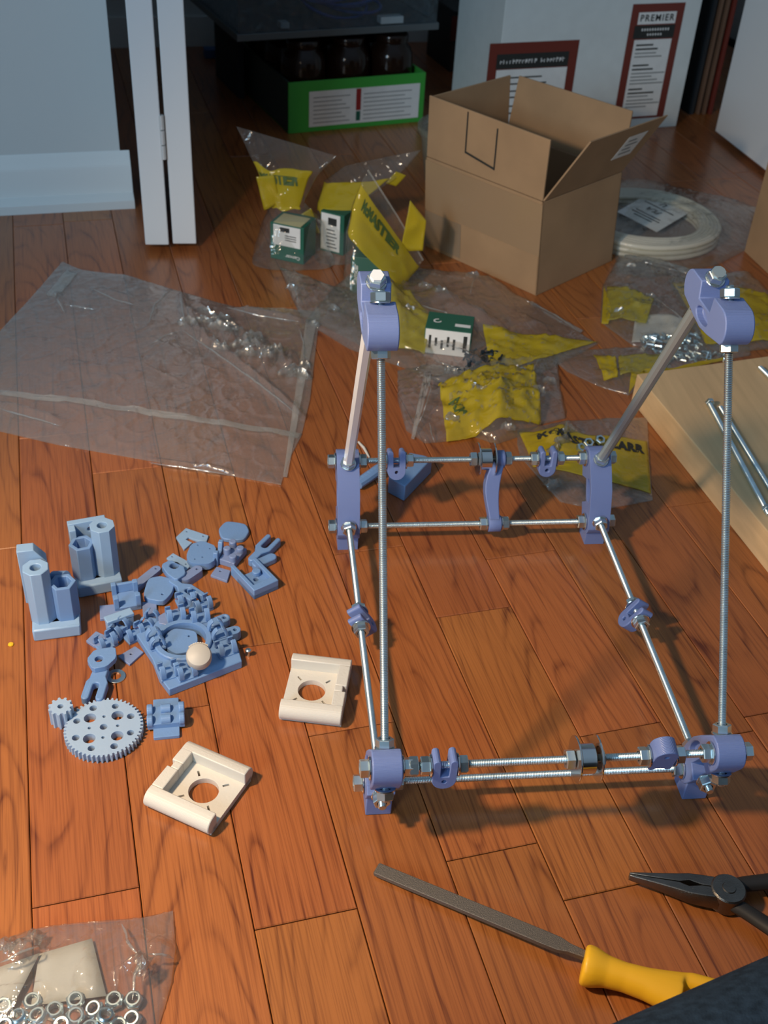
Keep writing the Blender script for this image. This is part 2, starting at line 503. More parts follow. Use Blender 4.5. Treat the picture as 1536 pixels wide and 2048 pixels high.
# ------------------------------------------------------------------ setting: floor
PHI = radians(99.65)
DR = Vector((cos(PHI), sin(PHI), 0)); NN = Vector((-sin(PHI), cos(PHI), 0))
floor = MB().box((0.2, 1.1, -0.030), (3.6, 3.6, 0.02)).build('floor', M_SUB)
tag(floor, kind='structure')
rng = random.Random(5)
SEAMS = [0.2490, 0.1750, 0.1015, 0.0277, -0.0460, -0.1188, -0.1928, -0.2675, -0.3410]
wp = 0.0738
offs = [SEAMS[0] + wp * k for k in range(9, 0, -1)] + SEAMS + [SEAMS[-1] - wp * k for k in range(1, 16)]
JOINTS = {  # seam index in SEAMS (left edge of the row) -> pixels of end joints in that row
    0: [(270, 1775)], 1: [(255, 940), (395, 1413)], 2: [(528, 1288), (610, 1838)], 3: [(675, 1462)],
    4: [(985, 1703), (700, 1105)], 5: [(952, 1223), (1130, 1800)], 6: [(1245, 1457), (1120, 1098)], 7: [(1510, 1460)]}

def plank(a0, a1, n0, n1):
    L = a1 - a0; w = n0 - n1; g = 0.00035; c = 0.0007; h = 0.018
    x0, x1, y0, y1 = -L / 2 + g, L / 2 - g, -w / 2 + g, w / 2 - g
    bot = [(x0, y0, -h), (x1, y0, -h), (x1, y1, -h), (x0, y1, -h)]
    mid = [(x0, y0, -c), (x1, y0, -c), (x1, y1, -c), (x0, y1, -c)]
    top = [(x0 + c, y0 + c, 0), (x1 - c, y0 + c, 0), (x1 - c, y1 - c, 0), (x0 + c, y1 - c, 0)]
    mb = MB().rings([bot, mid, top])
    o = mb.build('plank', M_OAK, floor, smooth=0)
    ctr = DR * ((a0 + a1) / 2) + NN * ((n0 + n1) / 2)
    o.location = ctr; o.rotation_euler = (0, 0, PHI)

A_END0, A_END1 = -0.42, 2.62
for r in range(len(offs) - 1):
    n0, n1 = offs[r], offs[r + 1]
    cuts = []
    k = r - 9
    if k in JOINTS:
        cuts = sorted(at(*q).dot(DR) for q in JOINTS[k])
    if not cuts:
        cuts = [rng.uniform(-0.2, 0.6)]
    while cuts[-1] < A_END1 - 0.25:
        cuts.append(cuts[-1] + rng.uniform(0.42, 0.95))
    while cuts[0] > A_END0 + 0.3:
        cuts.insert(0, cuts[0] - rng.uniform(0.45, 0.9))
    cuts = [A_END0] + [c for c in cuts if A_END0 + 0.06 < c < A_END1 - 0.06] + [A_END1]
    for a0, a1 in zip(cuts[:-1], cuts[1:]):
        plank(a0, a1, n0, n1)

# ------------------------------------------------------------------ setting: walls, closet
HA = radians(9.65)
E1 = Vector((cos(HA), sin(HA), 0)); E2 = Vector((-sin(HA), cos(HA), 0)); EZ = Vector((0, 0, 1))
HO = at(274, 411)
MH = ident(HO, E1, E2)          # house axes: a to the right along the wall, b into the wall, z up
def hbox(name, m, a0, a1, b0, b1, z0, z1, parent=None, bevel=0.0):
    o = MB().box(((a0 + a1) / 2, (b0 + b1) / 2, (z0 + z1) / 2), (a1 - a0, b1 - b0, z1 - z0), MH).build(name, m, parent, smooth=0, bevel=bevel)
    if parent is None: tag(o, kind='structure')
    return o
BACK = (at(430, 92) - HO).dot(E2)
hbox('wall_left', M_WALL, -1.3, -0.018, 0.014, 0.125, 0.0, 2.45)
hbox('wall_closet_left', M_WALL, -0.65, -0.55, 0.125, BACK + 0.02, 0.0, 2.45)
hbox('wall_back', M_WALL, -0.65, 1.75, BACK + 0.014, BACK + 0.11, 0.0, 2.45)
hbox('wall_closet_right', M_WALL, 1.55, 1.65, 0.125, BACK + 0.02, 0.0, 2.45)
hbox('wall_header', M_WALL, -0.018, 1.45, 0.014, 0.125, 2.06, 2.45)
hbox('wall_right', M_WALL, 1.45, 2.3, 0.014, 0.125, 0.0, 2.45)
hbox('ceiling', M_WALL, -0.65, 1.75, 0.125, BACK + 0.11, 2.45, 2.5)
hbox('baseboard_back', M_TRIM, -0.55, 1.55, BACK, BACK + 0.014, 0.0, 0.062)

def base_profile(a0, a1, name):
    prof = [(0.014, 0), (0, 0), (-0.0, 0.013), (0.004, 0.018), (0.0055, 0.020), (0.0055, 0.060), (0.007, 0.066), (0.0115, 0.074), (0.0125, 0.082), (0.014, 0.084)]
    # b measured into the wall; shoe stands proud
    pr = [(b - 0.012 if i in (1, 2) else b - (0.006 if i in (3,) else 0), z) for i, (b, z) in enumerate(prof)]
    r = [[MH @ Vector((a, b, z)) for b, z in pr] for a in (a0, a1)]
    o = MB().rings(r).build(name, M_TRIM, None, smooth=60, fix=True)
    tag(o, kind='structure')
base_profile(-1.3, -0.004, 'baseboard_left')

# folded bifold door, panel edges towards the room
door = thing('door_1', None, None, at(340, 490, 0.012))
door['kind'] = 'structure'
def door_panel(pxl, pxr, py, slope, name='door_panel'):
    a = at(pxl, py, 0.012); b = at(pxr, py, 0.012)
    ex = (b - a); w = ex.length; ex.normalize()
    d = Vector((slope, 1, 0)).normalized()
    bot = [a, b, b + d * 0.30, a + d * 0.30]
    top = [p + EZ * 2.0 for p in bot]
    return MB().hexa(bot, top).build(name, M_DOOR, door, world=True, smooth=0, bevel=0.0015)
door_panel(291, 338, 490, -0.098)
door_panel(346, 393, 488, -0.066)
# dark inner edge felt in the fold and the butt hinge across it
h0 = at(341.5, 489, 0.012)
hz0 = 0.138; hz1 = 0.200
mb = MB()
hp = h0 + Vector((-0.0012, -0.0005, 0))
for k in range(3):
    z0 = hz0 + (hz1 - hz0) * k / 3 + 0.0008; z1 = hz0 + (hz1 - hz0) * (k + 1) / 3 - 0.0008
    mb.cyl((hp.x, hp.y, z0), (hp.x, hp.y, z1), 0.0036, n=14)
hg = mb.build('hinge_knuckle', M_HINGE, door, world=True)
# right-hand door panel, seen on its face
door2 = thing('door_2', None, None, at(1430, 262, 0.012)); door2['kind'] = 'structure'
a = at(1430, 262, 0.010); b = at(1536, 345, 0.010)
d = (b - a).normalized(); nrm = Vector((-d.y, d.x, 0))
if nrm.x < 0: nrm = -nrm
bot = [a, a + d * 0.36, a + d * 0.36 + nrm * 0.035, a + nrm * 0.035]
MB().hexa(bot, [p + EZ * 2.0 for p in bot]).build('door_panel', M_DOOR, door2, world=True, smooth=0, bevel=0.0015)
# ------------------------------------------------------------------ the printer frame
S, DC, H0, WF = 0.4319, 0.0556, 0.0271, 0.2517
HS = 0.9736; S3 = sqrt(3) / 2
frame = thing('printer_frame', 'triangular 3D printer frame of threaded rods joined by violet-blue plastic corners', 'frame', (WF / 2, S / 2, 0))
def fpart(mb, name, m, bevel=0.0, smooth=35, label=None):
    o = mb.build(name, m, frame, world=True, bevel=bevel, smooth=smooth)
    if label: o['label'] = label
    return o
HT = H0 + S3 * (S - DC) * HS
tops = {0: (-0.0015, -0.0044), 1: (-0.003, 0.0026)}
def corners(side):
    X = WF * side; dx, dy = tops[side]
    return {'f': (Vector((X, DC, H0)), Vector((X, DC / 2, H0 + S3 * DC))),
            'r': (Vector((X, S - DC, H0)), Vector((X, S - DC / 2, H0 + S3 * DC))),
            't': (Vector((X + dx, S / 2 - DC / 2 + dy, HT)), Vector((X + dx, S / 2 + DC / 2 + dy, HT)))}
IN = 0.0045
def vertex(A, B, outward, foot):
    """corner block: profile in the plane of the triangle, extruded sideways"""
    s_ = (B - A).normalized(); mid = (A + B) / 2
    t_ = outward - s_ * outward.dot(s_); t_.normalize()
    M = ident(mid, s_, t_)           # local x along the bar, y outward, z sideways
    hl = DC / 2
    P = []
    P += circ(-hl - 0.003, -0.001, 0.0135, 8, pi * 0.5, pi * 1.28)      # boss A
    P += [(-hl * 0.55, -0.0165), (0, -0.0185), (hl * 0.55, -0.0165)]   # bulge towards the inside
    P += circ(hl + 0.003, -0.001, 0.0135, 8, -pi * 0.28, pi * 0.5)       # boss B
    P += [(0.0135, 0.0125), (0.0115, -0.0005), (-0.0115, -0.0005), (-0.0135, 0.0125)]
    pocket = [(0.0125 * cos(q), -0.0092 + 0.0056 * sin(q)) for q in [2 * pi * i / 14 for i in range(14)]]
    mb = MB(); zo, zi = 0.0108, 0.0050
    mb.prism_pocket(P, pocket, zo, zi, M)
    if foot:
        x = A.x; y = A.y
        q = [(x - 0.0100, y - 0.0105), (x + 0.0100, y - 0.0105), (x + 0.0100, y + 0.0105), (x - 0.0100, y + 0.0105)]
        mb.hexa([Vector((a, b, 0)) for a, b in q], [Vector((a, b, A.z)) for a, b in q])
    return fpart(mb, 'corner_block', M_VIOL, bevel=0.0009)

def fnut(p, axis, gap, washer=True, spin=0.0, ro=0.0076, R=0.0068):
    """a washer and a nut standing off p along the axis"""
    a = Vector(axis).normalized(); p = Vector(p)
    if washer:
        fpart(MB().ring(p + a * gap, a, ro, 0.0042, 0.0014), 'washer', M_STEEL)
        gap += 0.0014
    fpart(MB().nut(p + a * gap, a, R=R, spin=spin), 'nut', M_ZINC, smooth=25)

def frod(p0, p1, m=None, label=None):
    return fpart(rod_mesh(MB(), p0, p1, 0.0031), 'threaded_rod', m or M_ZINC, label=label)

CR = {}
for side in (0, 1):
    C = corners(side)
    ctr = Vector((WF * side, S / 2, HT * 0.42))
    R = {}
    for k, (A, B) in C.items():
        out = ((A + B) / 2 - ctr)
        vertex(A, B, out, k != 't')
        u = (B - A).normalized()
        R[k] = (A + u * IN, B - u * IN)
        CR[(k, side)] = (A - u * IN, B + u * IN)
    segs = ((R['f'][0], R['r'][0], 0.026), (R['f'][1], R['t'][0], 0.024), (R['r'][1], R['t'][1], 0.024))
    for i, (p, q, ext) in enumerate(segs):
        a = (q - p).normalized()
        smooth_rod = (i == 2 and side == 0)
        if i == 2:
            fpart(MB().cyl(p - a * ext, q + a * ext, 0.0050, n=6 if side == 0 else 10), 'smooth_rod', M_SMOOTH if side == 0 else M_GBAR, smooth=20,
                  label=('bright unthreaded bar at the back of the left triangle', 'thick grey unthreaded bar at the back of the right triangle')[side])
        else:
            frod(p - a * ext, q + a * ext)
        for pt, sgn in ((p, 1), (q, -1)):
            fnut(pt, a * sgn, 0.0155, spin=rng.random())
            fnut(pt, a * -sgn, 0.0140, spin=rng.random())
# cross rods, two at the front and two at the back
EXT = 0.0185
X1 = Vector((1, 0, 0))
cross = {}
for k in ('f', 'r'):
    for j in (0, 1):
        p = CR[(k, 0)][j]; q = CR[(k, 1)][j]
        frod(p - X1 * EXT, q + X1 * EXT)
        cross[(k, j)] = (p.y, p.z)
        for pt, sgn in ((p, 1), (q, -1)):
            fnut(pt, X1 * sgn, 0.0112, spin=rng.random(), ro=0.0085)
            fnut(pt, X1 * -sgn, 0.0112, spin=rng.random(), ro=0.0085)

def clamp(c, axis, up, nuts=(1, 1), slot=True, size=1.0):
    """forked rod clamp gripping a rod: two prongs, a slot and a rounded tail with a bolt hole"""
    a = Vector(axis).normalized(); up = Vector(up).normalized()
    M = ident(c, a, up)              # x along the rod, y towards the prongs
    w = 0.0088 * size
    tail = circ(0, -0.0095, w, 12, pi, 2 * pi)
    P = tail + circ(w - 0.0027, 0.0085, 0.0027, 6, 0, pi)
    if slot:
        P += [(w - 0.0055, 0.002), (0.0032, -0.0055), (-0.0032, -0.0055), (-w + 0.0055, 0.002)]
    P += circ(-w + 0.0027, 0.0085, 0.0027, 6, 0, pi)
    fpart(MB().prism([P, circ(0, -0.0105, 0.0018, 10)], -0.0068, 0.0068, M), 'rod_clamp', M_VIOL, bevel=0.0012)
    for sgn, on in zip((-1, 1), nuts):
        if on: fnut(c, a * sgn, w + 0.0004, spin=rng.random(), ro=0.0085)

def onrod(px, k, j):
    y, z = cross[(k, j)]
    P = atY(px, 1024, y)
    # solve x on the rod line whose projection has this px
    lo, hi = -0.05, 0.35
    for _ in range(40):
        m_ = (lo + hi) / 2
        if proj((m_, y, z))[0] < px: lo = m_
        else: hi = m_
    return Vector((lo, y, z))
clamp(onrod(888, 'f', 1), X1, EZ)
clamp(onrod(1322, 'f', 1), X1, Vector((0, 0.3, -1)), slot=False)
clamp(onrod(792, 'r', 1), X1, Vector((0, 0.35, 1)))
clamp(onrod(1094, 'r', 1), X1, Vector((0, 0.1, 1)))
# loose spare nut beside the left corner
p = onrod(818, 'f', 1); fpart(MB().nut(p, X1), 'nut', M_ZINC, smooth=25)

def idler(c):
    """ball bearing between two fender washers, held by nuts"""
    for x in (-0.0092, 0.0066):
        fpart(MB().ring(c + X1 * (x + 0.0008), X1, 0.0172, 0.0042, 0.0013, n=36), 'fender_washer', M_STEEL)
    fpart(MB().ring(c - X1 * 0.0055, X1, 0.0110, 0.0088, 0.0110, n=32), 'bearing_race', M_STEEL)
    fpart(MB().ring(c - X1 * 0.0048, X1, 0.0088, 0.0042, 0.0096, n=28), 'bearing_shield', M_DSTEEL)
    fpart(MB().nut(c - X1 * 0.0155, X1, spin=0.3), 'nut', M_ZINC, smooth=25)
c = onrod(1172, 'f', 1); idler(c)
fpart(MB().nut(c + X1 * 0.0085, X1, R=0.0062, h=0.005), 'nut', M_ZINC, smooth=25)
c = onrod(971, 'r', 1); idler(c)
# bearing bracket joining the two back rods
bx = c.x + 0.0135
(y1, z1), (y0, z0) = cross[('r', 1)], cross[('r', 0)]
mb = MB()
mb.turn((bx - 0.0055, y1, z1), X1, [(0.0085, 0), (0.0090, 0.0008), (0.0090, 0.0102), (0.0085, 0.011)], 24)
lx = onrod(988, 'r', 0).x
mb.turn((lx - 0.0065, y0, z0), X1, [(0.0080, 0), (0.0085, 0.0008), (0.0085, 0.0122), (0.0080, 0.013)], 24)
rg = []
for i in range(9):
    t = i / 8
    y = y1 + (y0 - y1) * t; z = z1 + (z0 - z1) * t
    bow = sin(pi * t)
    xc = bx + (lx - bx) * t - 0.0035 * bow - 0.004 * (1 - t) * bow
    hw = 0.0055 + 0.0035 * bow * (1 - t) - 0.0005 * t
    dp = 0.0072 - 0.001 * bow
    d = Vector((0, y0 - y1, z0 - z1)).normalized(); nn = X1.cross(d)
    P = Vector((xc, y, z))
    rg.append([P + X1 * hw + nn * dp, P - X1 * hw + nn * dp, P - X1 * hw - nn * dp, P + X1 * hw - nn * dp])
mb.rings(rg)
fpart(mb, 'bearing_bracket', M_VIOL, bevel=0.0008)
fpart(MB().nut((bx + 0.006, y1, z1), X1, spin=.2), 'nut', M_ZINC, smooth=25)
fnut(Vector((lx, y0, z0)), X1, 0.0068, spin=.1); fnut(Vector((lx, y0, z0)), -X1, 0.0068, spin=.4)

# clamps half way along the two bottom rods
Y1 = Vector((0, 1, 0))
for side, px, py, tl in ((0, 722, 1240, 1), (1, 1279, 1228, -1)):
    C = corners(side); zz = C['f'][0].z + S3 * IN
    X = WF * side
    y = atY(px, py, 0.2).y
    lo, hi = 0.05, 0.38
    for _ in range(40):
        m_ = (lo + hi) / 2
        if proj((X, m_, zz))[1] > py: lo = m_
        else: hi = m_
    c = Vector((X, lo, zz))
    clamp(c, Y1, Vector((-0.55 * tl, 0, 0.8)), nuts=(1, 1))
# ------------------------------------------------------------------ loose printed parts on the floor
PILE = 'loose pale blue printed pieces left of the frame'
def solo(mb, name, m, label, cat, loc, group=None, bevel=0.0, smooth=35, kind=None):
    loc = Vector(loc)
    mb.v = [p - loc for p in mb.v]
    o = mb.build(name, m, None, smooth=smooth, bevel=bevel)
    o.location = loc
    return tag(o, label, cat, group, kind)

def pxpoly(pts, z):
    return [(p.x, p.y) for p in (at(a, b, z) for a, b in pts)]

def centre(pts, z=0.0):
    v = [at(a, b, z) for a, b in pts]
    c = sum(v, Vector()) / len(v); c.z = z
    return c

def plate(name, label, pts, z0, th, m=None, holes=(), cat='printed part', bevel=0.0008):
    zt = z0 + th
    loops = [pxpoly(pts, zt)]
    for hx, hy, r in holes:
        c = at(hx, hy, zt); loops.append(circ(c.x, c.y, r, 14))
    c = centre(pts, z0)
    return solo(MB().prism(loops, z0, zt), name, m or M_BLUE, label, cat, c, PILE, bevel)

def soft(pts, n=3, k=0.16):
    """round the corners of a pixel outline"""
    for r_ in range(n):
        q = []; k = (0.16, 0.25, 0.25, 0.25)[r_]
        for i in range(len(pts)):
            a = pts[i]; b = pts[(i + 1) % len(pts)]
            q += [(a[0] * (1 - k) + b[0] * k, a[1] * (1 - k) + b[1] * k), (a[0] * k + b[0] * (1 - k), a[1] * k + b[1] * (1 - k))]
        pts = q
    return pts

# --- two tall carriage ends
def x_end(A, B, tall_right, name, label, hts):
    ex = (B - A); w = ex.length; rz = math.atan2(ex.y, ex.x)
    t = thing(name, label, 'printed part', A, rz, 'pair of tall carriage ends')
    w = 0.041
    # U shaped base with an open window
    mb = MB()
    U = [(0, 0), (w, 0), (w, 0.038), (0, 0.038)]
    Wd = [(0.0145, 0.010), (w - 0.0145, 0.010), (w - 0.0145, 0.032), (0.0145, 0.032)]
    mb.prism([U, Wd], 0, 0.013)
    mb.build('base', M_PALE, t, bevel=0.0016)
    xs = (w - 0.0105, 0.0105) if tall_right else (0.0105, w - 0.0105)
    ht, hh, hb = hts
    # tall sleeve with a round bore
    P = circ(xs[0], 0.018, 0.0112, 8, 0, 2 * pi)
    P = [(xs[0] + 0.0116 * cos(pi / 8 + i * pi / 4), 0.018 + 0.0116 * sin(pi / 8 + i * pi / 4)) for i in range(8)]
    MB().prism([P, circ(xs[0], 0.018, 0.0046, 16)], 0.012, ht).build('tall_sleeve', M_PALE, t, bevel=0.0006)
    # shorter hexagonal nut trap
    Hx = [(xs[1] + 0.0118 * cos(i * pi / 3), 0.018 + 0.0118 * sin(i * pi / 3)) for i in range(6)]
    Hi = [(xs[1] + 0.0080 * cos(i * pi / 3), 0.018 + 0.0080 * sin(i * pi / 3)) for i in range(6)]
    MB().prism([Hx, Hi], 0.012, hh).prism([Hi], 0.012, hh - 0.012).build('nut_trap', M_BLUE, t, bevel=0.0005)
    x0, x1 = sorted((xs[0] + (0.006 if tall_right else -0.006), xs[1] - (0.002 if tall_right else -0.002)))
    return t, xs, x0, x1
t, xs, x0, x1 = x_end(at(158, 1197), at(245, 1180), True, 'carriage_end', 'tall blue twin-column printed bracket, the farther of the two', (0.066, 0.050, 0.056))
Mv = Matrix(((1, 0, 0, 0), (0, 0, -1, 0.041), (0, 1, 0, 0), (0, 0, 0, 1)))   # upright plate: x, z
MB().prism([[(0.0015, 0.013), (0.036, 0.013), (0.036, 0.060), (0.0015, 0.060)], circ(0.021, 0.051, 0.0026, 12)], 0.0, 0.0065, Mv).box((0.0045, 0.032, 0.036), (0.006, 0.012, 0.046)).build('back_plate', M_PALE, t, bevel=0.0006)
t, xs, x0, x1 = x_end(at(68, 1284), at(160, 1272), False, 'carriage_end', 'tall blue twin-column printed bracket with a slanted pale top, the nearer of the two', (0.070, 0.050, 0.06))
MB().prism([[(-0.004, 0.020), (0.019, 0.013), (0.019, 0.066), (0.010, 0.079), (-0.004, 0.079)]], 0.0, 0.011, Mv).build('back_plate', M_PALE, t, bevel=0.0006)
mb = MB(); mb.prism([[(0.017, 0.013), (0.040, 0.013), (0.040, 0.030), (0.017, 0.034)]], 0.0, 0.008, Mv)
mb.cyl((0.022, 0.040, 0.038), (0.034, 0.031, 0.044), 0.0058, n=16)
mb.build('belt_lug', M_BLUE, t, bevel=0.0008)

# --- gears
def gear(c, r, n, th, name, label, holes, rz, m, tooth=0.0022):
    P = []
    for i in range(n):
        a = 2 * pi * i / n; d = 2 * pi / n
        for f, rr in ((-0.33, r - tooth), (-0.14, r), (0.14, r), (0.33, r - tooth)):
            P.append((rr * cos(a + f * d), rr * sin(a + f * d)))
    loops = [P] + [circ(x, y, q, 16) for x, y, q in holes]
    o = MB().prism(loops, 0, th).build(name, m, None, smooth=25)
    o.location = c; o.rotation_euler = (0, 0, rz)
    return tag(o, label, 'gear', None)
big = [(0, 0, 0.0031)]
for i in range(4):
    a = radians(38 + 90 * i); big.append((0.0155 * cos(a), 0.0155 * sin(a), 0.0050))
    a = radians(82 + 90 * i); big.append((0.0112 * cos(a), 0.0112 * sin(a), 0.0014))
for i in range(8):
    if i % 2 == 0 or True:
        a = radians(15 + 45 * i); big.append((0.0232 * cos(a), 0.0232 * sin(a), 0.0029 if i % 2 else 0.0031))
gear(at(209, 1466), 0.0315, 51, 0.0075, 'large_gear', 'large pale blue spur gear with round lightening holes lying flat', big, 0.2, M_GEAR)
g = gear(at(123, 1433), 0.0098, 11, 0.017, 'small_gear', 'small pale blue pinion gear standing beside the large gear', [(0, 0, 0.0024)], 0.1, M_GEAR, 0.0020)
g.location = at(126, 1441)

# --- washer, screw, speck on the floor
c = at(232, 1354); solo(MB().ring(c, EZ, 0.0082, 0.0044, 0.0015, 32), 'washer', M_ZINC, 'single zinc washer lying on the floor beside the blue pieces', 'washer', c)
c = at(497, 1312); mb = MB(); mb.turn(c, EZ, [(0.0012, 0), (0.0012, 0.006), (0.0024, 0.006), (0.0026, 0.0075), (0.0015, 0.0086)], 12); solo(mb, 'screw', M_ZINC, 'tiny screw standing by the corner of the blue carriage', 'screw', c)

# --- bearing clip: a small base with two pairs of curved fingers
def clip_geo(mb, M, L=0.017, Wd=0.014, h=0.011, base=0.0028, mat=0, pairs=2):
    mb.box((0, 0, base / 2), (L, Wd, base), M, mat)
    for k in range(pairs):
        x = (k - (pairs - 1) / 2) * (L - 0.005) if pairs > 1 else 0
        for sg in (-1, 1):
            rr = []
            for i in range(7):
                q = -0.35 + 1.55 * i / 6
                R0, R1 = 0.0048, 0.0078 - 0.0004 * i
                row = []
                for R in (R0, R1):
                    yy = sg * R * cos(q); zz = base + 0.0048 + R * sin(q) * 1.45
                    row.append((yy, max(base * .5, zz)))
                rr.append([M @ Vector((x - 0.0024, row[0][0], row[0][1])), M @ Vector((x + 0.0024, row[0][0], row[0][1])),
                           M @ Vector((x + 0.0024, row[1][0], row[1][1])), M @ Vector((x - 0.0024, row[1][0], row[1][1]))])
            mb.rings(rr, True, mat)
    return mb

def clip(px, py, deg, label, z=0.0, s=1.0, m=None, tilt=0.0):
    c = at(px, py, z)
    M = Matrix.Translation(c) @ Matrix.Rotation(radians(deg), 4, 'Z') @ Matrix.Rotation(radians(tilt), 4, 'X') @ Matrix.Diagonal((s, s, s, 1))
    return solo(clip_geo(MB(), M), 'bearing_clip', m or M_BLUE, label, 'printed part', c, PILE, 0.0005)

# --- carriage plate with a round opening, carrying clips
CZ = 0.0085
car_px = [(272, 1268), (290, 1256), (318, 1240), (345, 1231), (380, 1228), (410, 1238), (436, 1250), (452, 1262), (474, 1286), (484, 1322), (338, 1379), (318, 1352), (305, 1318)]
cc = centre(car_px, 0.0)
car = thing('x_carriage', 'wide blue carriage plate with a big round opening and finger clips', 'printed part', cc, 0, PILE)
ho = at(366, 1283, CZ)
MB().prism([pxpoly(car_px, CZ), circ(ho.x, ho.y, 0.0205, 32)], 0, CZ).build('plate', M_BLUE, car, world=True, bevel=0.0008)
MB().ring((ho.x, ho.y, CZ - 0.001), EZ, 0.0255, 0.0205, 0.0045, 32).build('rim', M_BLUE, car, world=True)
for px, py, dg in ((338, 1350, 20), (372, 1352, 25), (452, 1305, 24), (436, 1272, 110), (312, 1290, 110), (352, 1238, 15), (400, 1240, 15)):
    M = Matrix.Translation(at(px, py, CZ - 0.0015)) @ Matrix.Rotation(radians(dg), 4, 'Z')
    clip_geo(MB(), M).build('clip', M_BLUE, car, world=True, bevel=0.0005)

plate('round_plate', 'blue eight-sided plate lying inside the carriage opening', soft([(330, 1270), (348, 1256), (392, 1262), (396, 1282), (384, 1302), (352, 1308), (332, 1296)], 2), 0.0035, 0.004, holes=[(378, 1272, 0.0012)])
# white pulley leaning on the carriage
c = at(399, 1338, 0.0105)
mb = MB(); ax = (CAM - c).normalized() * 0.75 + EZ * 0.55; ax.normalize()
pr = [(0.0005, 0.0), (0.0095, 0.0), (0.0108, 0.0012), (0.0108, 0.0085), (0.0098, 0.0105), (0.0060, 0.0122), (0.0005, 0.0128)]
b = c + Vector((0, 0.003, 0.0095)); mb.turn(b, ax, pr, 28)
a_, u_, v_ = frame_of(ax)
for i in range(9):
    q = radians(60 + 10 * i)
    up = (EZ - a_ * EZ.dot(a_)).normalized(); sd = a_.cross(up)
    q = radians(-40 + 10 * i)
    p = b + a_ * 0.002 + up * (0.0112 * cos(q)) + sd * (0.0112 * sin(q))
    mb.cyl(p, p + a_ * 0.006, 0.0010, n=8)
solo(mb, 'white_pulley', mat('ivory_plastic', (.50, .47, .42), .5), 'small white toothed pulley propped on the blue carriage', 'printed part', c)

# --- plates
plate('blank_plate', 'plain blue chamfered plate at the top of the pile', soft([(436, 1058), (452, 1041), (492, 1047), (499, 1062), (487, 1080), (444, 1078)], 2), 0.0, 0.0045)
plate('slotted_plate', 'thin pale plate with a slot and two screw holes', [(352, 1074), (372, 1056), (417, 1071), (413, 1082), (392, 1080), (377, 1074), (371, 1079), (384, 1085), (368, 1099)], 0.0, 0.0025, M_PALE, [(374, 1063, 0.0012), (407, 1072, 0.0012)], bevel=0.0004)
plate('drilled_plate', 'broad blue plate with four screw holes in the upper pile', soft([(372, 1112), (382, 1088), (405, 1081), (432, 1092), (430, 1120), (416, 1128), (380, 1126)], 1), 0.003, 0.0075, holes=[(396, 1090, 0.001), (420, 1097, 0.001), (390, 1118, 0.001), (405, 1114, 0.001)])
plate('end_plate', 'blue rounded plate lying between the two tall brackets and the forks', soft([(286, 1190), (296, 1156), (322, 1151), (351, 1160), (344, 1185), (327, 1203), (296, 1198)], 2), 0.002, 0.006, holes=[(325, 1188, 0.0011)])
plate('thin_plate', 'small pale plate with two holes left of the drilled plate', [(333, 1116), (346, 1106), (384, 1127), (372, 1141)], 0.002, 0.0025, M_PALE, [(345, 1113, 0.0011), (372, 1128, 0.0011)], bevel=0.0004)
plate('thin_plate', 'small grey-blue plate just left of the notched block', [(421, 1150), (433, 1133), (461, 1141), (454, 1162)], 0.0, 0.003, M_GREYB, [(441, 1142, 0.0012)], bevel=0.0004)
plate('thin_plate', 'grey-blue square plate with one hole above the washer', [(236, 1312), (270, 1292), (287, 1304), (259, 1329)], 0.0, 0.0025, M_GREYB, [(262, 1308, 0.0011)], bevel=0.0004)
plate('thin_plate', 'grey-blue strip lying left of the pale bar', [(199, 1211), (240, 1207), (242, 1232), (200, 1238)], 0.0, 0.003, M_GREYB, bevel=0.0004)
plate('thin_plate', 'grey-blue plate right of the upright holder', [(284, 1204), (313, 1203), (314, 1232), (286, 1232)], 0.0, 0.003, M_GREYB, bevel=0.0004)
plate('thin_plate', 'grey-blue plate tucked behind the carriage rim', [(316, 1232), (330, 1224), (362, 1214), (366, 1236), (336, 1250), (318, 1246)], 0.0, 0.0095, M_GREYB, bevel=0.0004)
plate('thin_plate', 'grey-blue corner plate at the left tip of the pile', [(172, 1281), (192, 1262), (214, 1272), (205, 1290), (188, 1292)], 0.0, 0.003, M_GREYB, bevel=0.0004)

# --- forks and lugs
def fork(tail, head, name, label, w=0.011, z0=0.0, th=0.006, slot=0.0045, m=None, tailw=0.007, hole=0.0):
    a = at(*tail, z0 + th); b = at(*head, z0 + th); a.z = b.z = z0
    ex = (b - a); L = ex.length; ex.normalize(); ey = Vector((-ex.y, ex.x, 0))
    M = ident(a, ex, ey, EZ)
    hw = w / 2; sl = slot / 2; d0 = L * 0.48
    P = circ(0, 0, tailw / 2, 8, pi / 2, 1.5 * pi) + [(d0 * .55, -tailw / 2), (d0 * .95, -hw)]
    P += circ(L - (hw - sl) / 2, -(hw + sl) / 2, (hw - sl) / 2, 6, -pi / 2, pi / 2)
    P += circ(d0 + sl, 0, sl, 8, 1.5 * pi, 0.5 * pi)
    P += circ(L - (hw - sl) / 2, (hw + sl) / 2, (hw - sl) / 2, 6, -pi / 2, pi / 2)
    P += [(d0 * .95, hw), (d0 * .55, tailw / 2)]
    loops = [P] + ([circ(0, 0, hole, 12)] if hole else [])
    return solo(MB().prism(loops, z0, z0 + th, None) if False else MB().prism(loops, 0, th, M), name, m or M_BLUE, label, 'printed part', a, PILE, 0.0009)
fork((504, 1116), (549, 1072), 'rod_fork', 'blue fork pointing up at the right end of the pile', w=0.0165, th=0.0085, slot=0.0065, tailw=0.0075)
fork((345, 1160), (400, 1196), 'rod_fork', 'blue open fork in the middle of the pile beside the rounded plate', w=0.0165, z0=0.002, th=0.008, slot=0.006)
fork((203, 1335), (182, 1398), 'rod_fork', 'blue two-pronged fork pointing at the large gear', w=0.0185, z0=0.002, th=0.008, slot=0.0055, tailw=0.012)
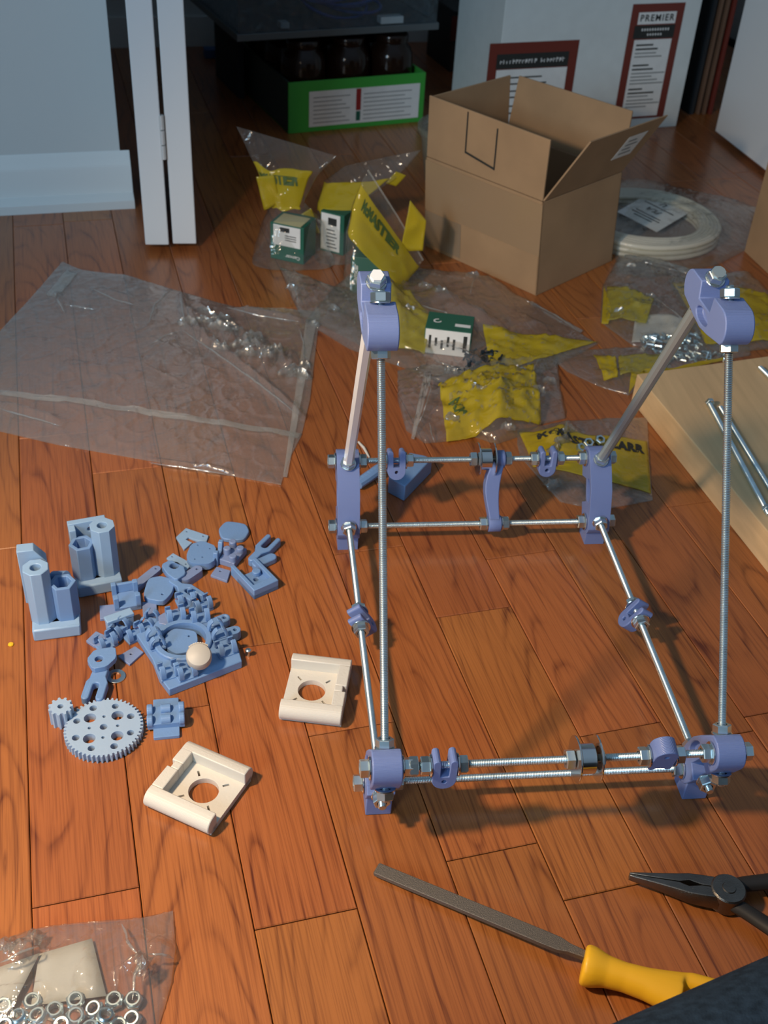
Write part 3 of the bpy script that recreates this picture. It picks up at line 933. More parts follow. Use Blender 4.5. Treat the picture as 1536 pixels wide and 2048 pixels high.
def lug(p, q, label, w=0.010, th=0.007, m=None, z0=0.0, hole=0.0018, name='rod_lug'):
    a = at(*p, z0 + th); b = at(*q, z0 + th); a.z = b.z = z0
    ex = b - a; L = ex.length; ex.normalize(); M = ident(a, ex, Vector((-ex.y, ex.x, 0)), EZ)
    P = circ(0, 0, w / 2, 10, pi / 2, 1.5 * pi) + circ(L, 0, w / 2, 10, -pi / 2, pi / 2)
    loops = [P] + ([circ(L, 0, hole, 10)] if hole else [])
    return solo(MB().prism(loops, 0, th, M), name, m or M_BLUE, label, 'printed part', a, PILE, 0.0012)
lug((514, 1125), (543, 1112), 'rounded blue tab under the upright fork', hole=0)
lug((372, 1153), (394, 1138), 'rounded grey-blue lug above the open fork', th=0.009, m=M_GREYB, hole=0.0015)
lug((426, 1243), (449, 1234), 'blue lug sticking out right of the carriage, upper one', th=0.009, z0=0.002)
lug((430, 1271), (470, 1259), 'blue lug sticking out right of the carriage, lower one', th=0.009, z0=0.002)
lug((268, 1172), (312, 1137), 'long grey-blue bar reaching towards the upper pile', w=0.009, th=0.006, m=M_GREYB, hole=0.0012)
c = at(347, 1140, 0.004)
mb = MB(); mb.prism([pxpoly(soft([(322, 1132), (340, 1122), (368, 1133), (372, 1150), (352, 1163), (334, 1150)], 1), 0.010), circ(*at(349, 1134, 0.010).xy, 0.0045, 14)], 0.0046, 0.012)
solo(mb, 'socket_bracket', M_BLUE, 'blue bracket with a round socket below the thin holed plate', 'printed part', c, PILE, 0.0008)
c = at(208, 1330)
mb = MB(); mb.prism([pxpoly(soft([(174, 1326), (190, 1306), (232, 1300), (234, 1322), (214, 1340), (186, 1345)], 1), 0.011), circ(*at(199, 1325, 0.011).xy, 0.0036, 14)], 0.0101, 0.0155)
mb.v = [p - EZ * 0.0 for p in mb.v]
solo(mb, 'socket_bracket', M_BLUE, 'blue bracket with an oval socket resting on the lower fork', 'printed part', c, PILE, 0.0008)

# --- notched block
bq = [at(*p, .011) for p in ((463, 1133), (512, 1187), (553, 1156), (508, 1113))]
for p in bq: p.z = 0
ex = ((bq[1] - bq[0]) + (bq[2] - bq[3])).normalized(); ey = Vector((-ex.y, ex.x, 0)); c = sum(bq, Vector()) / 4
bl = ((bq[1] - bq[0]).length + (bq[2] - bq[3]).length) / 2; bw_ = ((bq[3] - bq[0]).length + (bq[2] - bq[1]).length) / 2
M = ident(c, ex, ey, EZ); l2, w2 = bl / 2, bw_ / 2
mb = MB()
mb.prism([[(-l2 * .45, -w2), (l2, -w2), (l2, w2), (-l2 * .45, w2)], circ(l2 * .12, 0, .0026, 12)], 0, .0055, M)
mb.prism([[(-l2, -w2), (l2, -w2), (l2, w2), (-l2 * .9, w2), (-l2 * .9, w2 - .0042), (l2 - .0075, w2 - .0042), (l2 - .0075, -w2 + .0042), (-l2, -w2 + .0042)]], 0, .0115, M)
mb.cyl(M @ Vector((-l2 * .15, w2 * .30, .004)), M @ Vector((-l2 * .15, w2 * .30, .0105)), .0042, n=14)
solo(mb, 'notched_block', M_BLUE, 'thick blue U-shaped block with a recess, lying right of the pile', 'printed part', c, PILE, 0.0011)
# --- small stepped bracket and upright clips in the upper pile
mb = MB(); M = Matrix.Translation(at(466, 1118)) @ Matrix.Rotation(radians(62), 4, 'Z')
mb.box((0, 0, 0.0035), (0.026, 0.017, 0.007), M)
for x, y, h in ((-0.009, -0.005, 0.006), (-0.002, 0.005, 0.007), (0.006, -0.005, 0.005), (0.0095, 0.005, 0.007)):
    mb.cyl(M @ Vector((x, y, 0.005)), M @ Vector((x, y, 0.007 + h)), 0.0040, 0.0036, n=14)
solo(mb, 'stepped_bracket', M_GREYB, 'knobbly grey-blue bracket in the middle of the upper pile', 'printed part', at(466, 1118), PILE, 0.0007)
mb = MB(); M = Matrix.Translation(at(438, 1118)) @ Matrix.Rotation(radians(75), 4, 'Z')
mb.prism([[(-0.011, 0), (0.011, 0), (0.011, 0.016), (0.006, 0.016), (0.004, 0.008), (-0.004, 0.008), (-0.006, 0.016), (-0.011, 0.016)]], -0.0022, 0.0022, M @ Matrix.Rotation(pi / 2, 4, 'X'))
solo(mb, 'upright_clip', M_BLUE, 'blue U-shaped clip standing at the right edge of the drilled plate', 'printed part', at(438, 1118), PILE, 0.0006)

# --- upright holder and the pale bar
c = at(254, 1206)
mb = MB(); M = Matrix.Translation(c) @ Matrix.Rotation(radians(12), 4, 'Z')
mb.box((0, 0, 0.003), (0.024, 0.024, 0.006), M)
for sx in (-1, 1):
    for sy in (-1, 1):
        mb.box((sx * 0.0098, sy * 0.0095, 0.010), (0.0046, 0.0050, 0.015), M)
mb.box((0, 0.0105, 0.011), (0.020, 0.003, 0.010), M)
solo(mb, 'bearing_holder', M_BLUE, 'blue square holder with four posts left of the rounded plate', 'printed part', c, PILE, 0.0006)
c = at(238, 1240)
mb = MB(); M = Matrix.Translation(at(238, 1233, 0.0125)) @ Matrix.Rotation(radians(27), 4, 'Z')
mb.box((0, 0, 0.0), (0.0255, 0.0090, 0.004), M)
mb.box((0.009, 0, -0.0072), (0.006, 0.0085, 0.0105), M); mb.box((-0.009, 0, -0.0072), (0.006, 0.0085, 0.0105), M)
solo(mb, 'belt_bridge', M_PALE, 'pale blue bar raised on two short legs', 'printed part', c, PILE, 0.0007)

for i, (px, py, dg, lb) in enumerate((
        (300, 1252, 70, 'blue finger clip just left of the carriage, upper one'),
        (268, 1275, 35, 'blue finger clip just left of the carriage, middle one'),
        (238, 1268, 60, 'blue finger clip below the pale bar'),
        (212, 1292, 40, 'blue finger clip at the lower left of the pile'),
        (372, 1208, 20, 'blue finger clip behind the carriage, upper one'),
        (404, 1218, 30, 'blue finger clip behind the carriage, right one'))):
    clip(px, py, dg, lb)

# --- cross shaped double clip beside the gear
c = at(333, 1440); M = Matrix.Translation(c) @ Matrix.Rotation(radians(94), 4, 'Z')
mb = MB(); mb.prism([rrect(0.042, 0.021, 0.001)], 0, 0.0035, M)
mb.box((-0.0015, 0, 0.0055), (0.020, 0.030, 0.006), M)
for y in (-0.0128, 0.0128):
    for x in (-0.0072, 0.0042):
        mb.turn(M @ Vector((x, y - 0.0024, 0.0085)), M.to_3x3() @ Vector((0, 1, 0)), [(0.0046, 0), (0.0052, 0.0006), (0.0052, 0.0042), (0.0046, 0.0048)], 16)
for x in (-0.0072, 0.0042):
    mb.cyl(M @ Vector((x, -0.004, 0.009)), M @ Vector((x, 0.004, 0.009)), 0.0042, n=14)
solo(mb, 'cross_bracket', M_BLUE, 'cross-shaped blue bracket lying right of the large gear', 'printed part', c, PILE, 0.0006)

# --- cream motor mounts
def mount(A, B, C, D, label):
    zz = 0.016
    A, B, C, D = [at(*p, zz) for p in (A, B, C, D)]
    c = (A + B + C + D) / 4; c.z = 0
    ex = ((C - B) + (D - A)).normalized(); ex.z = 0
    w = ((C - B).length + (D - A).length) / 2; h = ((B - A).length + (C - D).length) / 2
    t = thing('motor_mount', label, 'printed part', c, math.atan2(ex.y, ex.x), 'pair of cream motor mounts')
    # local: notch wall at -x, open at +x, walls at +-y
    mb = MB(); W2, H2 = w / 2, h / 2
    loops = [[(-W2, -H2 + .004), (W2, -H2 + .004), (W2, H2 - .004), (-W2, H2 - .004)], circ(0.004, 0, 0.0118, 32)]
    for sx, sy in ((1, 1), (1, -1), (-1, 1), (-1, -1)):
        q = math.atan2(sy, sx); cx, cy = 0.004 + 0.0175 * cos(q), 0.0175 * sin(q)
        dx, dy = cos(q), sin(q); nx, ny = -dy, dx
        loops.append([(cx + dx * a_ * .0026 + nx * b_ * .0009, cy + dy * a_ * .0026 + ny * b_ * .0009) for a_, b_ in ((-1, -1), (1, -1), (1, 1), (-1, 1))])
    mb.prism(loops, 0, 0.0055)
    mb.build('mounting_plate', M_CREAM, t, bevel=0.0006)
    mb = MB()
    # rounded wall along -y, flat topped walls along +y and -x with a notch
    Mx = Matrix(((0, 0, 1, 0), (1, 0, 0, 0), (0, 1, 0, 0), (0, 0, 0, 1)))  # (y, z) profile swept along x
    pr = [(-H2 + .0125, 0), (-H2 + .0125, 0.0165)] + [(-H2 + .008 + .008 * cos(a_), 0.0085 + .008 * sin(a_)) for a_ in [pi / 2 + pi * i / 10 for i in range(11)]]
    mb.prism([pr], -W2, W2, Mx)
    pr = [(H2 - .0125, 0), (H2 - .0125, 0.0165)] + [(H2 - .008 - .008 * cos(a_), 0.0085 + .008 * sin(a_)) for a_ in [pi / 2 + pi * i / 10 for i in range(11)]]
    mb.prism([pr], -W2, W2, Mx)
    for y0, y1 in ((-H2 + .0125, -0.0032 + .004), (0.0032 + .004, H2 - .0115)):
        mb.box((-W2 + .005, (y0 + y1) / 2, 0.00825), (0.010, y1 - y0, 0.0165))
    mb.box((-W2 + .0065, 0.004, 0.00825), (0.007, 0.0068, 0.0165))
    mb.build('rim_wall', M_CREAM, t, bevel=0.0008)
mount((292, 1594), (373, 1473), (509, 1528), (412, 1652), 'cream motor mount with a round opening, the nearer one')
mount((707, 1313), (680, 1434), (556, 1419), (588, 1299), 'cream motor mount with a round opening, the one beside the frame')

# --- loose bracket behind the frame and a bent arm
c = at(820, 985)
d = (at(870, 935) - at(808, 1000)); d.normalize()
n_ = Vector((-d.y, d.x, 0))
M = ident(at(808, 1003), d, n_, EZ)
L = 0.062
mb = MB(); mb.prism([[(0, 0), (L, 0), (L, 0.010), (L - .004, 0.026), (L - 0.014, 0.026), (L - 0.016, 0.012), (0.034, 0.012), (0.034, 0.026), (0.022, 0.030), (0.004, 0.022)]], 0, 0.020, M)
solo(mb, 'loose_bracket', M_BLUE, 'loose blue bracket lying on the floor behind the frame', 'printed part', c, None, 0.0012)
p = [at(716, 968, 0.008), at(738, 953, 0.010), at(756, 940, 0.012), at(775, 930, 0.012)]
solo(MB().tube(p, [0.006, 0.0062, 0.0062, 0.0066], 10), 'bent_arm', M_BLUE, 'short blue curved arm on the floor inside the back left corner', 'printed part', at(720, 966), None)
p = [at(717, 884, 0.002), at(728, 896, 0.002), at(738, 914, 0.002)]
solo(MB().tube(p, [0.0012, 0.0016, 0.0010], 8), 'plastic_scrap', M_CREAM, 'thin pale sliver on the floor behind the left back corner', 'scrap', p[1])

# --- file
tip = at(752, 1738, 0.004); heel = at(1118, 1890, 0.012)
ax = (heel - tip).normalized(); sd = Vector((-ax.y, ax.x, 0)).normalized(); upv = ax.cross(sd)
if upv.z < 0: upv = -upv
fl = thing('hand_file', 'flat steel file with a bright yellow handle lying in front of the frame', 'file', at(1130, 1895))
rg = []
Lf = (heel - tip).length
for t_, w_, h_ in ((0, .0044, .0014), (0.01, .0049, .0019), (0.5, .0053, .0021), (0.93, .0054, .0021), (1.0, .0052, .0021), (1.035, .0040, .0021), (1.05, .0034, .0022), (1.16, .0026, .0024)):
    p = tip + ax * (Lf * t_)
    rg.append([p + sd * w_ + upv * h_, p - sd * w_ + upv * h_, p - sd * w_ - upv * h_, p + sd * w_ - upv * h_])
MB().rings(rg).build('blade', M_FILE, fl, world=True, bevel=0.0004)
hs = tip + ax * (Lf * 1.105)
mb = MB(); rg = []
hp = [(0, .0125, .0120), (0.002, .0142, .0135), (0.007, .0138, .0130), (0.016, .0108, .0105), (0.028, .0098, .0098), (0.042, .0110, .0100), (0.056, .0140, .0100), (0.066, .0165, .0098)]
ax2 = (at(1345, 1990, 0.012) - at(1172, 1935, 0.012)).normalized(); sd2 = Vector((-ax2.y, ax2.x, 0))
base = at(1165, 1928, 0.0135)
for t_, w_, h_ in hp:
    p = base + ax2 * t_
    rg.append([p + sd2 * (w_ * cos(2 * pi * i / 18)) + EZ * (h_ * sin(2 * pi * i / 18)) for i in range(18)])
mb.rings(rg)
p0 = base + ax2 * 0.060
for s_, w_ in ((1, .0072), (-1, .0082)):
    q = [p0 + sd2 * (s_ * .0070), p0 + ax2 * .012 + sd2 * (s_ * .0108), p0 + ax2 * .026 + sd2 * (s_ * .0115), p0 + ax2 * .040 + sd2 * (s_ * .0085), p0 + ax2 * .048 + sd2 * (s_ * .001)]
    mb.tube(q, [w_ * .9, w_, w_, w_ * .95, w_ * .7], 14)
o = mb.build('handle', M_YEL, fl, world=True, smooth=60)
o['label'] = 'bright yellow moulded handle'
rm = o.modifiers.new('remesh', 'REMESH'); rm.mode = 'VOXEL'; rm.voxel_size = 0.0011; rm.use_smooth_shade = True
sm = o.modifiers.new('smooth', 'SMOOTH'); sm.iterations = 14; sm.factor = 0.5

# --- long-nosed pliers
pl = thing('pliers', 'dark long-nosed pliers with black grips at the right edge', 'pliers', at(1440, 1785))
T = at(1258, 1752, 0.010); J = at(1436, 1786, 0.010)
ax = (J - T).normalized(); sd = Vector((-ax.y, ax.x, 0)); LJ = (J - T).length
for s_ in (1, -1):
    rg = []
    for t_, w_ in ((0, .0018), (.05, .0026), (.35, .0062), (.55, .0090), (.66, .0108), (.80, .0112), (1.0, .0112)):
        p = T + ax * (LJ * t_); gap = .0003 + (0.0022 if .6 < t_ < .7 else 0)
        hh = .0030 + .0040 * t_
        a0 = p + sd * (s_ * gap); a1 = p + sd * (s_ * w_); a2 = p + sd * (s_ * w_ * .75)
        row = [a0 + EZ * hh, a2 + EZ * hh, a1 + EZ * hh * .2, a1 - EZ * hh * .6, a2 - EZ * hh, a0 - EZ * hh]
        rg.append(row if s_ > 0 else row[::-1])
    MB().rings(rg).build('jaw', M_DSTEEL, pl, world=True, bevel=0.0005)
mb = MB(); mb.turn(J + ax * .006 - EZ * .008, EZ, [(.0115, 0), (.0125, .001), (.0125, .015), (.0115, .0162), (.005, .0164), (.0045, .0172), (.0005, .0174)], 24)
mb.build('pivot', M_DSTEEL, pl, world=True)
for s_, q in ((1, ((1450, 1778), (1490, 1768), (1545, 1762), (1640, 1772), (1720, 1810))), (-1, ((1450, 1798), (1490, 1822), (1545, 1858), (1610, 1925), (1660, 2000)))):
    pts = [at(a, b, .010) for a, b in q]
    MB().tube(pts, [.0062, .0058, .0062, .0072, .0060], 12, flat=0.8).build('handle', M_BLACK, pl, world=True)

# --- pine board and the rods on it
zb = 0.038
cb = at(1262, 802); d1 = (at(1536, 1147) - cb).normalized(); d2 = (at(1536, 708, zb) - at(1280, 743, zb)).normalized()
bd = [cb, cb + d1 * 0.62, cb + d1 * 0.62 + d2 * 0.42, cb + d2 * 0.42]
for p in bd: p.z = 0
solo(MB().hexa(bd, [p + EZ * zb for p in bd]), 'wooden_board', M_PINE, 'thick pale pine board at the right edge', 'board', sum(bd, Vector()) / 4, None, 0.0012, 0)
RZ = zb + 0.0032
for (a, b, lb, nutted) in (((1417, 804), (1538, 1030), 'threaded rod on the pine board, the nearer of the crossed two', True),
                   ((1441, 815), (1600, 1075), 'threaded rod on the pine board, the farther of the crossed two', False),
                   ((1520, 735), (1640, 850), 'threaded rod whose tip shows at the far edge of the pine board', False)):
    p = at(*a, RZ); q = at(*b, RZ)
    if nutted:
        t = thing('loose_rod', lb, 'rod', (p + q) / 2, 0, 'rods lying on the board')
        rod_mesh(MB(), p, q, 0.0031).build('threaded_rod', M_ZINC, t, world=True)
        d = (q - p).normalized()
        MB().nut(p + d * .002 + EZ * 0.002, d, R=.0052, h=.005).build('nut', M_ZINC, t, world=True, smooth=25)
        MB().nut(q - d * .010 + EZ * 0.002, d, R=.0052, h=.005).build('nut', M_ZINC, t, world=True, smooth=25)
    else:
        solo(rod_mesh(MB(), p, q, 0.0031), 'loose_rod', M_ZINC, lb, 'rod', (p + q) / 2, 'rods lying on the board')

# --- the builder's leg in jeans
e0 = at(1310, 2048, 0.07); e1 = at(1536, 1945, 0.07)
dl = (e1 - e0).normalized(); nl = Vector((dl.y, -dl.x, 0))
if nl.y > 0: nl = -nl
person = thing('person', 'person in dark blue jeans, only a bent leg in the lower right corner', 'person', e1 + nl * 0.09 - EZ * 0.07)
pts = []; rr = []
for t_, off, z, r in ((-0.42, .13, .105, .098), (-0.28, .105, .098, .092), (-0.12, .088, .09, .085), (0.0, .080, .084, .0795), (0.06, .077, .082, .077), (0.13, .075, .080, .0745), (0.20, .074, .078, .072), (0.27, .078, .076, .070), (0.33, .100, .074, .066), (0.345, .15, .070, .060), (0.31, .21, .064, .056), (0.24, .28, .058, .052), (0.15, .36, .052, .046)):
    pts.append(e0 + dl * t_ + nl * off + EZ * (z - 0.07)); rr.append(r)
mb = MB().tube(pts, rr, 28)
for i, p in enumerate(mb.v):
    k = noise.noise(p * 14) * 0.0035 + noise.noise(Vector((p.x * 55, p.y * 30, p.z * 50))) * 0.0016
    mb.v[i] = p + Vector((0.3, 0.6, 1)).normalized() * k
o = mb.build('jeans_leg', M_JEAN, person, world=True, smooth=80)
sb = o.modifiers.new('sub', 'SUBSURF'); sb.levels = 1; sb.render_levels = 1
# ------------------------------------------------------------------ background things
def slabq(mb, q, n, th, mat_=0):
    """thin quad panel with thickness along n"""
    n = Vector(n).normalized() * th
    q = [Vector(p) for p in q]
    return mb.hexa(q, [p + n for p in q], mat_)

def lerp2(q, u, v):
    return (q[0] * (1 - u) + q[1] * u) * (1 - v) + (q[3] * (1 - u) + q[2] * u) * v

def on_quad(q, u0, v0, u1, v1, off, mb, th=0.0003):
    """thin printed rectangle on a quad face (bl, br, tr, tl), lifted by off along its normal"""
    n = (q[1] - q[0]).cross(q[3] - q[0]).normalized()
    c = [lerp2(q, u, v) + n * off for u, v in ((u0, v0), (u1, v0), (u1, v1), (u0, v1))]
    return mb.hexa(c, [p + n * th for p in c])

def text_on(q, body, u, v, hgt, off, mb, bold=0.0, rot=0.0, space=1.0, align='CENTER', squash=1.0):
    """lettering laid on a quad face; u, v in 0..1, height in metres"""
    ex = (q[1] - q[0]).normalized(); n = (q[1] - q[0]).cross(q[3] - q[0]).normalized(); ey = n.cross(ex)
    vs_, fs = text_geo(body, hgt * 1.4, bold, align, space)
    c = lerp2(q, u, v) + n * off; ca, sa = cos(rot), sin(rot)
    return mb.add([c + ex * ((p.x * squash) * ca - p.y * sa) + ey * ((p.x * squash) * sa + p.y * ca) for p in vs_], fs)

# --- open cardboard box
N = at(1072, 592); Lc = at(850, 492); Rc = N + (Lc - N).orthogonal() * 0
dNL = (Lc - N).normalized(); dNR = Vector((-dNL.y, dNL.x, 0))
if dNR.x < 0: dNR = -dNR
wNL = (Lc - N).length; wNR = (at(1238, 528) - N).dot(dNR)
Rc = N + dNR * wNR; Fc = Lc + dNR * wNR
tv = Vector((-0.009, 0.0, 0.138)); fl = 0.083
box = thing('cardboard_box', 'open brown cardboard box with all four flaps up behind the frame', 'box', (N + Fc) / 2)
def cpart(mb, name, m=M_CARD, bevel=0.0006, label=None):
    o = mb.build(name, m, box, world=True, smooth=0, bevel=bevel)
    if label: o['label'] = label
    return o
TH = 0.0028
cpart(slabq(MB(), [N, Rc, Fc, Lc], EZ, TH), 'bottom', M_CARDI)
up = tv.normalized()
for a, b, inn in ((N, Lc, dNR), (N, Rc, dNL), (Lc, Fc, -dNL), (Rc, Fc, -dNR)):
    cpart(slabq(MB(), [a, b, b + tv, a + tv], inn, TH), 'side_panel')
g = 0.0015
# upright flaps: near-left, far-left, far-right
f1 = [N + tv + dNL * g + EZ * .001, Lc + tv - dNL * g + EZ * .001]
q1 = [f1[0], f1[1], f1[1] + EZ * (fl + .004) + dNR * -0.004, f1[0] + EZ * fl + dNR * -0.002]
cpart(slabq(MB(), q1, dNR, TH), 'flap')
f2 = [Lc + tv + dNR * g + EZ * .001, Fc + tv - dNR * g + EZ * .001]
q2 = [f2[0], f2[1], f2[1] + EZ * fl + dNR * -.004 + dNL * .004, f2[0] + EZ * fl + dNR * .004 + dNL * .004]
cpart(slabq(MB(), q2, -dNL, TH), 'flap')
f3 = [Rc + tv - dNL * -g + EZ * .001, Fc + tv - dNL * g + EZ * .001]
q3 = [f3[0], f3[1], f3[1] + EZ * fl + dNR * .006 - dNL * .006, f3[0] + EZ * fl + dNR * .008 + dNL * .004]
cpart(slabq(MB(), q3, -dNR, TH), 'flap')
# the fourth flap leans out to the right
f4 = [N + tv + dNR * g + EZ * .001, Rc + tv - dNR * g + EZ * .001]
outv = -dNL
sh = dNR * 0.038 + outv * 0.034 + EZ * 0.082
q4 = [f4[0], f4[1], f4[1] + sh, f4[0] + sh]
cpart(slabq(MB(), q4, dNL, TH), 'flap')
# printed bracket, paper label, tape on that box
Q1 = [q1[1], q1[0], q1[3], q1[2]]
Q1 = [p - dNR * 0.0002 for p in Q1]
mb = MB(); u0, u1, v0 = 0.34, 0.58, 0.20
def qf(Q, mb, u0, v0, u1, v1, n, th=0.0003):
    c = [lerp2(Q, a, b) + n * 0.0003 for a, b in ((u0, v0), (u1, v0), (u1, v1), (u0, v1))]
    return mb.hexa(c, [p + n * th for p in c])
qf(Q1, mb, .335, .30, .345, .97, -dNR); qf(Q1, mb, .585, .20, .595, .88, -dNR)
c = [lerp2(Q1, a, b) - dNR * .0003 for a, b in ((.335, .30), (.595, .20), (.595, .235), (.335, .335))]
mb.hexa(c, [p - dNR * .0003 for p in c])
cpart(mb, 'printed_bracket', M_INK, 0)
Q4 = [p - dNL * 0.0002 for p in q4]
mb = MB(); qf(Q4, mb, .60, .40, .85, .80, outv); cpart(mb, 'paper_label', M_PAPER, 0)
mb = MB()
for i in range(4): qf([p + outv * .0004 for p in Q4], mb, .64, .47 + .075 * i, .80 - .05 * (i % 2), .495 + .075 * i, outv)
cpart(mb, 'label_print', M_GINK, 0)
QS = [Lc, N, N + tv, Lc + tv]
mb = MB(); qf(QS, mb, 0.0, .43, 1.0, .97, -dNR); cpart(mb, 'packing_tape', M_TAPE, 0)
mb = MB(); qf(QS, mb, 0.0, .04, .33, .42, -dNR); cpart(mb, 'tape_patch', M_CARDD if False else mat('grey_tape', (0.26, 0.19, 0.125), 0.5), 0)

# --- brown carton at the right edge
c0 = at(1488, 503); c1 = at(1536, 548)
dx = (c1 - c0).normalized(); dy = Vector((-dx.y, dx.x, 0))
if dy.x < 0: dy = -dy
q = [c0, c0 + dx * .26, c0 + dx * .26 + dy * .22, c0 + dy * .22]
ct = thing('brown_carton', 'closed brown carton cut off by the right edge of the picture', 'box', sum(q, Vector()) / 4)
mb = MB().hexa(q, [p + EZ * 0.175 for p in q]); mb.build('carton_body', M_CARD, ct, world=True, smooth=0, bevel=0.001)
mb = MB(); mb.box((0, 0, 0), (.05, .22, .0004), Matrix.Translation(sum(q, Vector()) / 4 + EZ * .1753) @ Matrix.Rotation(math.atan2(dy.y, dy.x) - pi / 2, 4, 'Z')); mb.build('packing_tape', M_TAPE, ct, world=True, smooth=0)

# --- white carton with red framed labels
wr = at(1352, 253); wa = radians(14)
we = Vector((cos(wa), sin(wa), 0)); wn = Vector((-sin(wa), cos(wa), 0))
wl = wr - we * 0.405
wc = thing('white_carton', 'tall white carton with two red-framed printed labels behind the open box', 'box', (wl + wr) / 2 + wn * .12)
hgt = 0.52
q = [wl, wr, wr + wn * .2, wl + wn * .2]
MB().hexa(q, [p + EZ * hgt for p in q]).build('carton_body', M_WBOX, wc, world=True, smooth=0, bevel=0.0012)
def solve_face(px, py):
    d = ray(px, py); t_ = (wl - CAM).dot(wn) / d.dot(wn); return CAM + d * t_
def wrect(pts):
    """pixel rectangle (bl, br, tr, tl) squared up onto the carton face"""
    P = [solve_face(*p) for p in pts]
    s0 = (P[0] - wl).dot(we) * .5 + (P[3] - wl).dot(we) * .5; s1 = (P[1] - wl).dot(we) * .5 + (P[2] - wl).dot(we) * .5
    z0 = (P[0].z + P[1].z) / 2; z1 = (P[2].z + P[3].z) / 2
    return [wl + we * s0 + EZ * z0 - wn * .0002, wl + we * s1 + EZ * z0 - wn * .0002, wl + we * s1 + EZ * z1 - wn * .0002, wl + we * s0 + EZ * z1 - wn * .0002]
def wlabel(Q, name, label, head, top_black):
    o = None
    mb = MB(); on_quad(Q, 0, 0, 1, 1, .0002, mb); o = mb.build(name, M_RED, wc, world=True, smooth=0); o['label'] = label
    return o
QA = wrect([(1233, 235), (1323, 238), (1373, 5), (1260, 8)])
QB = wrect([(958, 262), (1128, 262), (1163, 80), (984, 86)])
par = wlabel(QA, 'printed_label', 'narrow red-framed label reading PREMIER', None, None)
def sub(par, mb, name, m):
    o = mb.build(name, m, None, smooth=0)
    I = root_inv(wc); o.data.transform(I); o.parent = par
    return o
mb = MB(); on_quad(QA, .14, .02, .86, .70, .0006, mb); on_quad(QA, .14, .83, .86, .93, .0006, mb); sub(par, mb, 'paper_field', M_PAPER)
mb = MB(); on_quad(QA, .10, .71, .88, .82, .0006, mb); sub(par, mb, 'title_bar', M_INK)
mb = MB(); text_on(QA, 'PREMIER', .5, .88, .0115, .0012, mb, .0004, space=1.25); sub(par, mb, 'lettering', M_INK)
mb = MB()
for i, v in enumerate((.655, .62, .48, .445, .27, .235)): on_quad(QA, .19, v - .007, (.52, .62, .50, .60, .46, .70)[i], v + .007, .0010, mb)
sub(par, mb, 'small_print', M_INK)
mb = MB()
for i, v in enumerate((.585, .555, .41, .38, .35, .32, .205, .17, .14, .11)): on_quad(QA, .19, v - .005, .60 + .12 * ((i * 7) % 3), v + .005, .0010, mb)
sub(par, mb, 'small_print', M_GINK)
mb = MB()
for i in range(11): on_quad(QA, .24 + .05 * i, .775, .265 + .05 * i, .795, .0012, mb)
for i in range(6): on_quad(QA, .36 + .05 * i, .735, .385 + .05 * i, .752, .0012, mb)
sub(par, mb, 'reversed_print', M_PAPER)
par = wlabel(QB, 'printed_label', 'wide red-framed label with a black title bar', None, None)
mb = MB(); on_quad(QB, .10, .02, .90, .71, .0006, mb); sub(par, mb, 'paper_field', M_PAPER)
mb = MB(); on_quad(QB, .09, .72, .90, .88, .0006, mb); sub(par, mb, 'title_bar', M_INK)
mb = MB()
for i, v in enumerate((.62, .55, .47, .40, .30, .22)): on_quad(QB, .16, v - .008, .62 + .06 * (i % 3), v + .008, .0010, mb)
sub(par, mb, 'small_print', M_INK)
mb = MB()
rr = random.Random(3)
for i in range(21):
    u = .13 + .035 * i
    if i == 12: continue
    on_quad(QB, u, .775, u + .008, .775 + rr.uniform(.03, .05), .0012, mb); on_quad(QB, u, .785 + rr.uniform(0, .02), u + .024, .795 + rr.uniform(0, .025), .0012, mb)
sub(par, mb, 'reversed_print', M_PAPER)

def leanbox(name, m, label, cat, c, ang, w, d, h, group=None, tilt=0.0, bevel=0.001):
    M = Matrix.Translation(c) @ Matrix.Rotation(radians(ang), 4, 'Z') @ Matrix.Rotation(radians(tilt), 4, 'Y')
    return solo(MB().box((0, 0, h / 2), (w, d, h), M), name, m, label, cat, c, group, bevel, 0)
leanbox('narrow_white_carton', M_WBOX, 'narrow white carton standing on a dark one left of the big white carton', 'box', at(957, 96) + wn * .10 + EZ * .125, 14, .05, .12, .40)
t = thing('dark_carton', 'black carton with a red corner in the shade left of the white carton', 'box', at(950, 150) + wn * .10)
M = Matrix.Translation(t.location) @ Matrix.Rotation(radians(14), 4, 'Z')
MB().box((-.01, 0, .062), (.075, .14, .124), M).build('carton_body', mat('black_carton', (.022, .02, .02), .5), t, world=True, smooth=0, bevel=.001)
MB().box((-.043, -.0705, .09), (.02, .0008, .05), M).build('red_corner', M_RED, t, world=True, smooth=0)
# flattened cartons leaning on the right door
for i, (px, wd, hh, m) in enumerate(((1378, .010, .50, M_DARK), (1392, .006, .62, M_CARDD), (1404, .006, .66, M_CARDD), (1416, .007, .70, M_RED))):
    c = at(px, 226); M = Matrix.Translation(c) @ Matrix.Rotation(radians(8), 4, 'Z')
    solo(MB().box((0, .12, hh / 2), (wd, .26, hh), M), 'flat_carton', m,
         ('thin black board standing next to the white carton', 'flattened brown carton standing in the gap by the right door, left one',
          'flattened brown carton standing in the gap by the right door, middle one', 'flattened dark red carton standing closest to the right door')[i], 'carton', c, 'flattened cartons by the right door', .0008, 0)

